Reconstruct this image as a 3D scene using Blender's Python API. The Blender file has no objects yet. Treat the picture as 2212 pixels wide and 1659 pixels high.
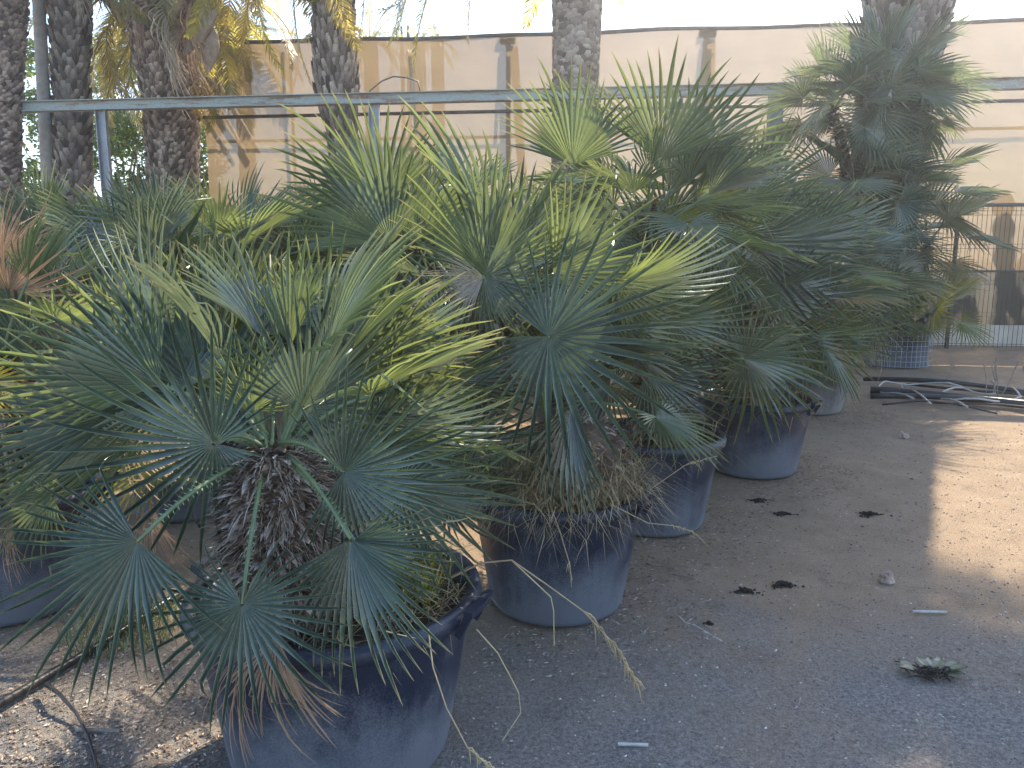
import bpy, math, random
import numpy as np
from mathutils import Vector, Matrix, noise
PI = math.pi
rad = math.radians
random.seed(7)
RNG = np.random.default_rng(7)
scene = bpy.context.scene
COL = scene.collection

# ------------------------------------------------------------------ camera
FD, CX, CY, PITCH, EYE = 1671.0, 1106.0, 829.5, rad(9.51), 1.6
cam_d = bpy.data.cameras.new('camera')
cam = bpy.data.objects.new('camera', cam_d)
COL.objects.link(cam)
cam.location = (0, 0, EYE)
cam.rotation_euler = (PI/2 - PITCH, 0, 0)
cam_d.sensor_width = 36
cam_d.lens = 36*FD/2212
cam_d.clip_start = 0.05
cam_d.clip_end = 2000
scene.camera = cam

# ------------------------------------------------------------------ light
SUN_AZ, SUN_EL = rad(27), rad(40)
world = bpy.data.worlds.new('World')
scene.world = world
world.use_nodes = True
wn = world.node_tree
sky = wn.nodes.new('ShaderNodeTexSky')
sky.sky_type = 'NISHITA'
sky.sun_disc = False
sky.sun_elevation = SUN_EL
sky.sun_rotation = SUN_AZ
sky.air_density = 1.0
sky.dust_density = 0.6
bg = wn.nodes['Background']
wn.links.new(sky.outputs[0], bg.inputs[0])
bg.inputs[1].default_value = 0.15
sd = bpy.data.lights.new('sun', 'SUN')
sd.energy = 4.3
sd.angle = rad(0.5)
sd.color = (1.0, 0.87, 0.67)
sun = bpy.data.objects.new('sun', sd)
COL.objects.link(sun)
sdir = Vector((math.sin(SUN_AZ)*math.cos(SUN_EL), math.cos(SUN_AZ)*math.cos(SUN_EL), math.sin(SUN_EL)))
sun.rotation_euler = sdir.to_track_quat('Z', 'Y').to_euler()
scene.view_settings.view_transform = 'Standard'
scene.view_settings.look = 'None'
scene.view_settings.exposure = 1.6
scene.view_settings.gamma = 1.0
scene.cycles.max_bounces = 8
scene.cycles.transparent_max_bounces = 12

# ------------------------------------------------------------------ picture rays
FWD = Vector((0, math.cos(PITCH), -math.sin(PITCH)))
UPV = Vector((0, math.sin(PITCH), math.cos(PITCH)))
RGT = Vector((1, 0, 0))
CAM = Vector((0, 0, EYE))
def ray(X, Y):
    return FWD + RGT*((X-CX)/FD) + UPV*((CY-Y)/FD)
def at(X, Y, d):
    r = ray(X, Y)
    return CAM + r*(d/r.y)
def atz(X, Y, z):
    r = ray(X, Y)
    return CAM + r*((z-EYE)/r.z)

# ------------------------------------------------------------------ materials
def nmat(name):
    m = bpy.data.materials.new(name)
    m.use_nodes = True
    nt = m.node_tree
    b = nt.nodes['Principled BSDF']
    return m, nt, b, nt.nodes['Material Output']
def N(nt, t, **kw):
    n = nt.nodes.new(t)
    for k, v in kw.items():
        if isinstance(k, str) and k.startswith('i_'):
            n.inputs[k[2:].replace('_', ' ')].default_value = v
        else:
            setattr(n, k, v)
    return n
def mixc(nt, fac, a, b, mode='MIX'):
    n = nt.nodes.new('ShaderNodeMix')
    n.data_type = 'RGBA'
    n.blend_type = mode
    for sock, v in ((0, fac), (6, a), (7, b)):
        if isinstance(v, bpy.types.NodeSocket):
            nt.links.new(v, n.inputs[sock])
        elif sock == 0:
            n.inputs[0].default_value = v
        else:
            n.inputs[sock].default_value = (*v, 1) if len(v) == 3 else v
    return n.outputs[2]
def ramp(nt, fac, stops):
    n = nt.nodes.new('ShaderNodeValToRGB')
    e = n.color_ramp.elements
    while len(e) < len(stops):
        e.new(0.5)
    for k, (p, c) in enumerate(stops):
        e[k].position = p
        e[k].color = (*c, 1) if not isinstance(c, (int, float)) else (c, c, c, 1)
    nt.links.new(fac, n.inputs[0])
    return n.outputs[0]
def noise_tex(nt, scale, detail=4, rough=0.6, coord=None, dist=0.0):
    n = nt.nodes.new('ShaderNodeTexNoise')
    n.inputs['Scale'].default_value = scale
    n.inputs['Detail'].default_value = detail
    n.inputs['Roughness'].default_value = rough
    n.inputs['Distortion'].default_value = dist
    if coord is not None:
        nt.links.new(coord, n.inputs['Vector'])
    return n.outputs[0]
def bump(nt, h, strength, distance, prin):
    b = nt.nodes.new('ShaderNodeBump')
    b.inputs['Strength'].default_value = strength
    b.inputs['Distance'].default_value = distance
    nt.links.new(h, b.inputs['Height'])
    nt.links.new(b.outputs[0], prin.inputs['Normal'])
def tint(nt):
    a = nt.nodes.new('ShaderNodeAttribute')
    a.attribute_name = 'tint'
    s = nt.nodes.new('ShaderNodeSeparateColor')
    nt.links.new(a.outputs['Color'], s.inputs[0])
    return s.outputs      # 0 = along, 1 = random, 2 = extra

def leaf_mat(name, dark, light, trans, tipc, tfac=0.3, rough=0.27, tip_at=0.86, spec=0.5):
    m, nt, b, out = nmat(name)
    t = tint(nt)
    oi = nt.nodes.new('ShaderNodeObjectInfo')
    base = mixc(nt, oi.outputs['Random'], dark, light)
    v = mixc(nt, t[1], (0.72, 0.72, 0.72), (1.28, 1.25, 1.15))
    base = mixc(nt, 1.0, base, v, 'MULTIPLY')
    geo = nt.nodes.new('ShaderNodeNewGeometry')
    tc = nt.nodes.new('ShaderNodeTexCoord')
    nz = noise_tex(nt, 26, 3, 0.6, tc.outputs['Object'])
    blot = ramp(nt, nz, [(0.35, 0.82), (0.7, 1.15)])
    base = mixc(nt, 1.0, base, blot, 'MULTIPLY')
    tipf = ramp(nt, t[0], [(tip_at, 0.0), (1.0, 1.0)])
    tr0 = mixc(nt, 1.0, trans, v, 'MULTIPLY')
    base = mixc(nt, tipf, base, tipc)
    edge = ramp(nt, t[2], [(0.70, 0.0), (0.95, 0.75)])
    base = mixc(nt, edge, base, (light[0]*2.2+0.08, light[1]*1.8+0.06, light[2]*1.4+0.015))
    tr = mixc(nt, tipf, tr0, tuple(c*1.3 for c in tipc))
    nt.links.new(base, b.inputs['Base Color'])
    b.inputs['Roughness'].default_value = rough
    b.inputs['Specular IOR Level'].default_value = min(1.0, spec*2)
    tl = nt.nodes.new('ShaderNodeBsdfTranslucent')
    nt.links.new(tr, tl.inputs[0])
    mx = nt.nodes.new('ShaderNodeMixShader')
    mx.inputs[0].default_value = tfac
    nt.links.new(b.outputs[0], mx.inputs[1])
    nt.links.new(tl.outputs[0], mx.inputs[2])
    nt.links.new(mx.outputs[0], out.inputs[0])
    return m

M = {}
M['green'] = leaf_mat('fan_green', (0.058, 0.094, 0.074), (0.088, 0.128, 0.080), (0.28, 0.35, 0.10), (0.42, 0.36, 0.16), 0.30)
M['deep'] = leaf_mat('fan_deep_green', (0.046, 0.082, 0.070), (0.066, 0.104, 0.086), (0.16, 0.24, 0.10), (0.40, 0.36, 0.20), 0.10, 0.33)
M['pale'] = leaf_mat('fan_pale_green', (0.10, 0.135, 0.112), (0.14, 0.175, 0.145), (0.26, 0.33, 0.14), (0.42, 0.38, 0.16), 0.26, 0.36)
M['blue'] = leaf_mat('fan_blue_green', (0.064, 0.098, 0.088), (0.098, 0.136, 0.118), (0.20, 0.26, 0.12), (0.30, 0.26, 0.12), 0.2)
M['young'] = leaf_mat('fan_young', (0.09, 0.135, 0.09), (0.12, 0.165, 0.10), (0.24, 0.31, 0.10), (0.30, 0.32, 0.12), 0.36)
M['yellow'] = leaf_mat('fan_yellow', (0.17, 0.18, 0.035), (0.26, 0.24, 0.04), (0.50, 0.44, 0.05), (0.45, 0.28, 0.06), 0.5)
M['lime'] = leaf_mat('fan_yellow_green', (0.07, 0.115, 0.035), (0.10, 0.14, 0.045), (0.32, 0.36, 0.05), (0.40, 0.30, 0.06), 0.42, tip_at=0.7)
M['dry'] = leaf_mat('fan_dry', (0.30, 0.205, 0.16), (0.42, 0.32, 0.25), (0.40, 0.26, 0.17), (0.40, 0.33, 0.25), 0.28, 0.75, spec=0.15)
M['grey_dry'] = leaf_mat('fan_grey_dry', (0.30, 0.26, 0.23), (0.40, 0.36, 0.31), (0.35, 0.28, 0.2), (0.4, 0.35, 0.3), 0.2, 0.75, spec=0.15)
M['petiole'] = leaf_mat('petiole_green', (0.11, 0.17, 0.075), (0.15, 0.21, 0.09), (0.2, 0.3, 0.08), (0.2, 0.25, 0.1), 0.08, 0.45)
M['date'] = leaf_mat('date_frond_green', (0.075, 0.105, 0.045), (0.12, 0.13, 0.045), (0.62, 0.56, 0.10), (0.35, 0.28, 0.10), 0.48)
M['gold'] = leaf_mat('date_frond_gold', (0.22, 0.17, 0.06), (0.28, 0.21, 0.07), (0.66, 0.54, 0.15), (0.45, 0.33, 0.14), 0.46)
M['shrub'] = leaf_mat('shrub_leaf', (0.03, 0.06, 0.02), (0.06, 0.10, 0.03), (0.25, 0.36, 0.05), (0.06, 0.1, 0.03), 0.35)
M['straw'] = leaf_mat('straw', (0.38, 0.30, 0.18), (0.55, 0.45, 0.28), (0.5, 0.4, 0.22), (0.5, 0.42, 0.3), 0.2, 0.6, spec=0.3)

def fibre_mat(name, stops, rough=0.85):
    m, nt, b, out = nmat(name)
    t = tint(nt)
    c = ramp(nt, t[1], stops)
    tc = nt.nodes.new('ShaderNodeTexCoord')
    nz = noise_tex(nt, 60, 4, 0.7, tc.outputs['Object'])
    c = mixc(nt, 1.0, c, ramp(nt, nz, [(0.3, 0.6), (0.7, 1.25)]), 'MULTIPLY')
    nt.links.new(c, b.inputs['Base Color'])
    b.inputs['Roughness'].default_value = rough
    b.inputs['Specular IOR Level'].default_value = 0.2
    bump(nt, nz, 0.6, 0.01, b)
    return m
M['fibre'] = fibre_mat('palm_fibre', [(0.0, (0.11, 0.075, 0.052)), (0.3, (0.27, 0.19, 0.14)), (0.65, (0.46, 0.365, 0.29)), (1.0, (0.60, 0.53, 0.46))])
M['boots'] = fibre_mat('palm_boots', [(0.0, (0.06, 0.045, 0.036)), (0.3, (0.21, 0.165, 0.135)), (0.7, (0.34, 0.285, 0.235)), (1.0, (0.52, 0.44, 0.365))])
M['boots_brown'] = fibre_mat('palm_boots_brown', [(0.0, (0.08, 0.055, 0.04)), (0.5, (0.30, 0.22, 0.165)), (1.0, (0.54, 0.42, 0.32))])

def simple(name, c1, c2, scale, rough=0.5, metal=0.0, bstr=0.2, bdist=0.005, lo=0.35, hi=0.65, spec=0.5):
    m, nt, b, out = nmat(name)
    tc = nt.nodes.new('ShaderNodeTexCoord')
    nz = noise_tex(nt, scale, 6, 0.65, tc.outputs['Object'])
    nt.links.new(ramp(nt, nz, [(lo, c1), (hi, c2)]), b.inputs['Base Color'])
    b.inputs['Roughness'].default_value = rough
    b.inputs['Metallic'].default_value = metal
    b.inputs['Specular IOR Level'].default_value = spec
    bump(nt, nz, bstr, bdist, b)
    return m
M['ringed'] = simple('ringed_bark', (0.36, 0.32, 0.28), (0.5, 0.46, 0.41), 9, 0.85)
M['soil'] = simple('pot_soil', (0.03, 0.022, 0.016), (0.09, 0.065, 0.045), 30, 0.95, bstr=1.0, bdist=0.03)
M['pipe'] = simple('black_pipe', (0.018, 0.018, 0.02), (0.05, 0.047, 0.045), 14, 0.32, bstr=0.1)
M['pipe_pale'] = simple('pale_pipe', (0.38, 0.34, 0.30), (0.5, 0.46, 0.4), 14, 0.5, bstr=0.1)
M['galv'] = simple('galvanised_steel', (0.26, 0.27, 0.29), (0.38, 0.38, 0.40), 6, 0.5, 0.5)
M['dark_steel'] = simple('dark_steel', (0.07, 0.07, 0.075), (0.12, 0.115, 0.11), 6, 0.55, 0.3)
M['wire'] = simple('fence_wire', (0.03, 0.03, 0.03), (0.06, 0.055, 0.05), 6, 0.6, 0.2)
M['cage_wire'] = simple('cage_wire', (0.34, 0.35, 0.38), (0.5, 0.5, 0.52), 6, 0.5, 0.4)
M['cement'] = simple('plinth_cement', (0.58, 0.50, 0.42), (0.74, 0.66, 0.56), 4, 0.9)
M['stone'] = simple('stone', (0.30, 0.21, 0.16), (0.46, 0.36, 0.29), 12, 0.85, bstr=0.6, bdist=0.01)
M['mud'] = simple('dark_mulch', (0.02, 0.016, 0.013), (0.06, 0.045, 0.035), 40, 0.95, bstr=1, bdist=0.01)
M['stick'] = simple('stick', (0.16, 0.12, 0.09), (0.38, 0.33, 0.28), 20, 0.8)
M['palestick'] = simple('pale_stick', (0.40, 0.37, 0.34), (0.6, 0.57, 0.53), 20, 0.7)
M['cactus'] = simple('cactus_pad', (0.04, 0.07, 0.035), (0.07, 0.11, 0.05), 12, 0.6)
M['spathe'] = simple('spathe', (0.24, 0.155, 0.10), (0.40, 0.28, 0.19), 10, 0.7)

def rust_mat():
    m, nt, b, out = nmat('rusty_painted_steel')
    tc = nt.nodes.new('ShaderNodeTexCoord')
    mp = nt.nodes.new('ShaderNodeMapping')
    mp.inputs['Scale'].default_value = (0.35, 1, 3.2)
    nt.links.new(tc.outputs['Object'], mp.inputs[0])
    nz = noise_tex(nt, 4.2, 8, 0.7, mp.outputs[0])
    nz2 = noise_tex(nt, 30, 3, 0.6, tc.outputs['Object'])
    paint = ramp(nt, nz2, [(0.3, (0.30, 0.33, 0.30)), (0.7, (0.42, 0.44, 0.40))])
    rst = ramp(nt, nz2, [(0.3, (0.16, 0.085, 0.05)), (0.7, (0.33, 0.21, 0.13))])
    nt.links.new(mixc(nt, ramp(nt, nz, [(0.52, 0.0), (0.60, 0.9)]), paint, rst), b.inputs['Base Color'])
    b.inputs['Roughness'].default_value = 0.65
    bump(nt, nz, 0.3, 0.01, b)
    return m
M['rust'] = rust_mat()

def pot_mat(name, base, dust, amt):
    m, nt, b, out = nmat(name)
    tc = nt.nodes.new('ShaderNodeTexCoord')
    sep = nt.nodes.new('ShaderNodeSeparateXYZ')
    nt.links.new(tc.outputs['Object'], sep.inputs[0])
    nz = noise_tex(nt, 3.0, 5, 0.6, tc.outputs['Object'])
    fine = noise_tex(nt, 160, 4, 0.8, tc.outputs['Object'])
    mp = nt.nodes.new('ShaderNodeMapping')
    mp.inputs['Scale'].default_value = (22, 22, 1.6)
    nt.links.new(tc.outputs['Object'], mp.inputs[0])
    streak = noise_tex(nt, 1.0, 5, 0.6, mp.outputs[0])
    # splashed dirt: strongest at the foot of the pot
    mr = nt.nodes.new('ShaderNodeMapRange')
    nt.links.new(sep.outputs[2], mr.inputs[0])
    mr.inputs[1].default_value = 0.0; mr.inputs[2].default_value = 0.36
    mr.inputs[3].default_value = 0.45; mr.inputs[4].default_value = 0.0
    ad = N(nt, 'ShaderNodeMath', operation='ADD')
    nt.links.new(mr.outputs[0], ad.inputs[0]); nt.links.new(nz, ad.inputs[1])
    ad2 = N(nt, 'ShaderNodeMath', operation='MULTIPLY_ADD')
    nt.links.new(streak, ad2.inputs[0]); ad2.inputs[1].default_value = 0.35; nt.links.new(ad.outputs[0], ad2.inputs[2])
    ad3 = N(nt, 'ShaderNodeMath', operation='MULTIPLY_ADD')
    nt.links.new(fine, ad3.inputs[0]); ad3.inputs[1].default_value = 0.9; nt.links.new(ad2.outputs[0], ad3.inputs[2])
    hf = N(nt, 'ShaderNodeMath', operation='MULTIPLY'); hf.inputs[1].default_value = 0.5; nt.links.new(ad3.outputs[0], hf.inputs[0])
    f = ramp(nt, hf.outputs[0], [(0.535, 0.0), (0.76, amt)])
    nt.links.new(mixc(nt, f, base, dust), b.inputs['Base Color'])
    nt.links.new(ramp(nt, f, [(0.0, 0.42), (0.5, 0.8)]), b.inputs['Roughness'])
    bump(nt, fine, 0.25, 0.002, b)
    return m
M['pot'] = pot_mat('black_plastic', (0.011, 0.018, 0.040), (0.22, 0.235, 0.27), 0.7)
M['pot_grey'] = pot_mat('grey_plastic', (0.05, 0.05, 0.055), (0.26, 0.24, 0.23), 1.0)

def ground_mat():
    m, nt, b, out = nmat('dusty_ground')
    tc = nt.nodes.new('ShaderNodeTexCoord')
    P = tc.outputs['Object']
    big = noise_tex(nt, 1.4, 6, 0.65, P, 0.8)
    mid = noise_tex(nt, 3.5, 6, 0.7, P)
    fine = noise_tex(nt, 60, 6, 0.8, P)
    grit = noise_tex(nt, 190, 3, 0.7, P)
    sep = nt.nodes.new('ShaderNodeSeparateXYZ'); nt.links.new(P, sep.inputs[0])
    mr = nt.nodes.new('ShaderNodeMapRange'); nt.links.new(sep.outputs[1], mr.inputs[0])
    mr.inputs[1].default_value = 2.2; mr.inputs[2].default_value = 5.0
    mr.inputs[3].default_value = 0.0; mr.inputs[4].default_value = 1.0
    sand = ramp(nt, mid, [(0.3, (0.33, 0.235, 0.155)), (0.7, (0.44, 0.325, 0.22))])
    grav = ramp(nt, fine, [(0.32, (0.10, 0.10, 0.102)), (0.5, (0.24, 0.23, 0.22)), (0.72, (0.44, 0.41, 0.375))])
    a1 = N(nt, 'ShaderNodeMath', operation='ADD'); nt.links.new(mr.outputs[0], a1.inputs[0]); nt.links.new(big, a1.inputs[1])
    f = ramp(nt, a1.outputs[0], [(0.45, 0.02), (0.75, 0.40), (1.45, 0.9)])
    c = mixc(nt, f, grav, sand)
    c = mixc(nt, 1.0, c, ramp(nt, grit, [(0.3, 0.55), (0.5, 1.0), (0.72, 1.35)]), 'MULTIPLY')
    c = mixc(nt, ramp(nt, fine, [(0.28, 0.75), (0.40, 0.0)]), c, (0.06, 0.05, 0.045))
    c = mixc(nt, ramp(nt, noise_tex(nt, 1.7, 6, 0.7, P, 1.0), [(0.56, 0.0), (0.72, 0.55)]), c, (0.15, 0.105, 0.075))
    nt.links.new(c, b.inputs['Base Color'])
    b.inputs['Roughness'].default_value = 0.95
    b.inputs['Specular IOR Level'].default_value = 0.15
    h = N(nt, 'ShaderNodeMath', operation='ADD'); nt.links.new(fine, h.inputs[0]); nt.links.new(grit, h.inputs[1])
    bump(nt, h.outputs[0], 0.9, 0.012, b)
    return m
M['ground'] = ground_mat()

def gravel_mat():
    m, nt, b, out = nmat('gravel')
    t = tint(nt)
    nt.links.new(ramp(nt, t[1], [(0.0, (0.05, 0.045, 0.04)), (0.45, (0.16, 0.14, 0.12)), (0.8, (0.34, 0.29, 0.24)), (0.93, (0.5, 0.45, 0.39)), (1.0, (0.8, 0.78, 0.74))]), b.inputs['Base Color'])
    b.inputs['Roughness'].default_value = 0.85
    return m
M['gravel'] = gravel_mat()

def cloth_mat(name, diff, trans, see, tf):
    m, nt, b, out = nmat(name)
    tc = nt.nodes.new('ShaderNodeTexCoord')
    mp = nt.nodes.new('ShaderNodeMapping'); mp.inputs['Scale'].default_value = (0.25, 0.25, 1.2)
    nt.links.new(tc.outputs['Object'], mp.inputs[0])
    nz = noise_tex(nt, 1.2, 6, 0.6, mp.outputs[0], 0.4)
    v = ramp(nt, nz, [(0.32, 0.86), (0.68, 1.08)])
    d = nt.nodes.new('ShaderNodeBsdfDiffuse'); nt.links.new(mixc(nt, 1.0, diff, v, 'MULTIPLY'), d.inputs[0])
    t = nt.nodes.new('ShaderNodeBsdfTranslucent'); nt.links.new(mixc(nt, 1.0, trans, v, 'MULTIPLY'), t.inputs[0])
    tp = nt.nodes.new('ShaderNodeBsdfTransparent')
    a = nt.nodes.new('ShaderNodeMixShader'); a.inputs[0].default_value = tf
    nt.links.new(d.outputs[0], a.inputs[1]); nt.links.new(t.outputs[0], a.inputs[2])
    c = nt.nodes.new('ShaderNodeMixShader'); c.inputs[0].default_value = see
    nt.links.new(a.outputs[0], c.inputs[1]); nt.links.new(tp.outputs[0], c.inputs[2])
    nt.links.new(c.outputs[0], out.inputs[0])
    return m
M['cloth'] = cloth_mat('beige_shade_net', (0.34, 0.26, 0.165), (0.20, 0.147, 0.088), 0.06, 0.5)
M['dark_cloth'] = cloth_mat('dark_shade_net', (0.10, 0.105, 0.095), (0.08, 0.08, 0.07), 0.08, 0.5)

# ------------------------------------------------------------------ mesh helpers
class MB:
    def __init__(s):
        s.v, s.f, s.t, s.n = [], [], [], 0
    def add(s, verts, faces, tint=None):
        verts = np.asarray(verts, float).reshape(-1, 3)
        s.v.append(verts)
        k = s.n
        for f in faces:
            s.f.append([i+k for i in f])
        if tint is None:
            tint = np.full((len(verts), 3), 0.5)
        tint = np.asarray(tint, float)
        if tint.ndim == 1:
            tint = np.tile(tint, (len(verts), 1))
        s.t.append(tint)
        s.n += len(verts)
    def mesh(s, name, mat, smooth=False):
        me = bpy.data.meshes.new(name)
        V = np.concatenate(s.v) if s.v else np.zeros((0, 3))
        me.from_pydata(V.tolist(), [], s.f)
        a = me.color_attributes.new('tint', 'FLOAT_COLOR', 'POINT')
        T = np.concatenate(s.t)
        a.data.foreach_set('color', np.concatenate([T, np.ones((len(T), 1))], 1).ravel())
        if smooth:
            me.polygons.foreach_set('use_smooth', [True]*len(me.polygons))
        me.materials.append(M[mat] if isinstance(mat, str) else mat)
        me.update()
        return me
    def box(s, c, size, rot=None, tint=None):
        x, y, z = [q/2 for q in size]
        v = [Vector((a*x, b*y, e*z)) for a in (-1, 1) for b in (-1, 1) for e in (-1, 1)]
        if rot is not None:
            v = [rot @ p for p in v]
        v = [tuple(p+Vector(c)) for p in v]
        s.add(v, [(0, 1, 3, 2), (4, 6, 7, 5), (0, 4, 5, 1), (2, 3, 7, 6), (0, 2, 6, 4), (1, 5, 7, 3)], tint)
    def bar(s, a, b, w, h, up=Vector((0, 0, 1)), tint=None):
        a, b = Vector(a), Vector(b)
        d = b-a
        y = d.normalized()
        x = y.cross(up)
        if x.length < 1e-4: x = Vector((1, 0, 0))
        x.normalize()
        z = x.cross(y)
        R = Matrix((x, y, z)).transposed()
        s.box((a+b)/2, (w, d.length, h), R, tint)
    def tube(s, pts, r, n=6, tint=None, caps=True):
        pts = [Vector(p) for p in pts]
        m = len(pts)
        rs = r if isinstance(r, (list, tuple)) else [r]*m
        vs, fs, ts = [], [], []
        prev = None
        for i, p in enumerate(pts):
            d = (pts[min(i+1, m-1)]-pts[max(i-1, 0)]).normalized()
            if prev is None:
                x = d.cross(Vector((0.13, 0.31, 0.94)))
                if x.length < 1e-3: x = d.cross(Vector((1, 0, 0)))
            else:
                x = prev - d*prev.dot(d)
            x.normalize(); prev = x
            y = d.cross(x)
            for k in range(n):
                a = 2*PI*k/n
                vs.append(tuple(p + x*(rs[i]*math.cos(a)) + y*(rs[i]*math.sin(a))))
                ts.append((i/(m-1)*0.8, 0.5 if tint is None else tint, 0))
        for i in range(m-1):
            for k in range(n):
                a, b = i*n+k, i*n+(k+1) % n
                fs.append((a, b, b+n, a+n))
        if caps:
            fs.append(tuple(range(n))[::-1]); fs.append(tuple(range((m-1)*n, m*n)))
        s.add(vs, fs, ts)
    def lathe(s, prof, n=64, c=(0, 0, 0), closed=False):
        vs, fs = [], []
        for r, z in prof:
            for k in range(n):
                a = 2*PI*k/n
                vs.append((c[0]+r*math.cos(a), c[1]+r*math.sin(a), c[2]+z))
        m = len(prof)
        for i in range(m-1 if not closed else m):
            j = (i+1) % m
            for k in range(n):
                a, b = i*n+k, i*n+(k+1) % n
                fs.append((a, b, j*n+(k+1) % n, j*n+k))
        s.add(vs, fs)

def link(name, data, parent=None, mw=None):
    o = bpy.data.objects.new(name, data)
    COL.objects.link(o)
    if parent is not None:
        o.parent = parent
    if mw is not None:
        o.matrix_basis = mw
    return o
def tag(o, label=None, cat=None, group=None, kind=None):
    if label: o['label'] = label
    if cat: o['category'] = cat
    if group: o['group'] = group
    if kind: o['kind'] = kind
    return o
def thing(name, label, cat, loc, group=None, rz=0.0):
    o = link(name, None)
    o.empty_display_size = 0.1
    o.matrix_basis = Matrix.Translation(Vector(loc)) @ Matrix.Rotation(rz, 4, 'Z')
    return tag(o, label, cat, group)
def part(name, mesh, parent, world=True, mw=None):
    """child of parent; mesh given in world coordinates when world is True"""
    o = link(name, mesh, parent)
    pm = parent_world(parent)
    o.matrix_basis = pm.inverted() @ (mw if mw is not None else Matrix.Identity(4)) if world else (mw or Matrix.Identity(4))
    return o
def parent_world(o):
    m = o.matrix_basis.copy()
    while o.parent is not None:
        o = o.parent
        m = o.matrix_basis @ m
    return m
def copy_tree(o, parent=None):
    c = o.copy()
    COL.objects.link(c)
    c.parent = parent
    for ch in list(o.children):
        copy_tree(ch, c)
    return c

# ------------------------------------------------------------------ fan leaf
def fan_mesh_data(r=0.45, spread=200, nseg=34, cup=0.10, droop=0.10, split=0.40, wscale=1.0, fold=1.45, falloff=0.42, messy=1.0, seed=0, shut=0.0):
    """a palmate blade: hastula at the origin, middle segment along +Y, upper face +Z"""
    g = np.random.default_rng(seed)
    S = rad(spread)
    da = S/nseg
    tt = np.array([0.015, 0.14, 0.30, split, 0.60, 0.76, 0.88, 0.96, 1.0])
    nt_ = len(tt)
    mb = MB()
    V, F, T = [], [], []
    grp = 0.0
    for i in range(nseg):
        u = (i+0.5)/nseg*2-1
        a0 = u*S/2
        L = r*(1-falloff*abs(u)**1.7)*(1+0.05*g.normal()*messy)
        sp = split*(0.92+0.16*g.random())
        if g.random() < 0.35: grp = g.normal()*0.5
        bend = g.normal()*0.03*messy + grp*0.03
        dro = 0.4*droop*(0.7+0.6*g.random()*messy) + max(0, grp)*0.02
        kink = g.random() < 0.05*messy
        kt = 0.55+0.3*g.random(); ka = g.uniform(-1.2, 1.2)
        seg_t = g.random()
        t = tt.copy(); t[3] = sp
        ws = sp*L*math.tan(min(da/2, 0.5))*wscale
        k = len(V)
        for j, q in enumerate(t):
            a = a0 + bend*max(0, q-sp)**1.5*2
            if q <= sp:
                w = q*L*math.tan(min(da/2, 0.5))*1.0
                if q > sp*0.99: w = ws
                hfold = fold*0.55
            else:
                s_ = (q-sp)/(1-sp)
                w = ws*(1-s_**3.0)*(0.92-0.22*min(1, s_*3)) + 0.0006
                hfold = fold*(0.55+0.45*min(1, s_*2))
            lat = w*(1-0.17*hfold)
            hz = w*hfold
            z = cup*r*(abs(u)**2)*q + cup*0.6*r*q*(1-q) - dro*r*q**2.4
            y = q*L
            x = 0.0
            if kink and q > kt:
                z -= (q-kt)*L*0.9; y -= (q-kt)*L*0.45; x += (q-kt)*L*ka*0.4
            ca, sa = math.cos(a), math.sin(a)
            ya = y*math.cos(shut*abs(u)); zz = z + y*math.sin(shut*abs(u))
            for e in (-1, 0, 1):
                px = e*lat + x
                X = ya*sa + px*ca
                Y = ya*ca - px*sa
                V.append((X, Y, zz + (hz if e else 0.0)))
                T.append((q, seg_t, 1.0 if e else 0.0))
        for j in range(nt_-1):
            b = k+j*3
            F.append((b, b+3, b+4, b+1)); F.append((b+1, b+4, b+5, b+2))
    mb.add(V, F, T)
    return mb
VARIANTS = {}
FAN_SPECS = {
    'open':   [dict(spread=230, nseg=31, cup=0.10, droop=0.12, seed=1), dict(spread=250, nseg=33, cup=0.16, droop=0.10, seed=2), dict(spread=210, nseg=28, cup=0.06, droop=0.22, seed=3), dict(spread=270, nseg=34, cup=0.12, droop=0.16, seed=4)],
    'half':   [dict(spread=150, nseg=25, cup=0.20, droop=0.06, seed=5, split=0.5), dict(spread=170, nseg=27, cup=0.26, droop=0.03, seed=6, split=0.46), dict(spread=135, nseg=23, cup=0.18, droop=0.08, seed=7, split=0.5)],
    'narrow': [dict(spread=75, nseg=15, cup=0.3, droop=0.02, seed=8, split=0.58), dict(spread=95, nseg=16, cup=0.25, droop=0.03, seed=9, split=0.55)],
    'dead':   [dict(spread=110, nseg=30, cup=0.5, droop=0.25, seed=10, messy=2.4, fold=1.4, wscale=1.15, falloff=0.3), dict(spread=80, nseg=26, cup=0.6, droop=0.2, seed=11, messy=2.6, fold=1.4, wscale=0.75, falloff=0.25)],
    'full':   [dict(spread=325, nseg=34, cup=0.02, droop=0.14, seed=12, falloff=0.55, split=0.34), dict(spread=310, nseg=33, cup=0.0, droop=0.18, seed=13, falloff=0.5, split=0.36)],
}
def fan(kind, mat, k=None):
    n = len(FAN_SPECS[kind])
    k = random.randrange(n) if k is None else k % n
    key = (kind, mat, k)
    if key not in VARIANTS:
        base = (kind, None, k)
        if base not in VARIANTS:
            VARIANTS[base] = fan_mesh_data(r=1.0, **FAN_SPECS[kind][k])
        VARIANTS[key] = VARIANTS[base].mesh('fan_leaf', mat)
    return VARIANTS[key]
def frame(A, Nn):
    A = A.normalized()
    Nn = (Nn - A*Nn.dot(A)).normalized()
    X = A.cross(Nn)
    return Matrix((X, A, Nn)).transposed().to_4x4()
def bez(p0, p1, p2, n):
    return [p0*(1-t)**2 + p1*2*t*(1-t) + p2*t*t for t in [i/(n-1) for i in range(n)]]
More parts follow.
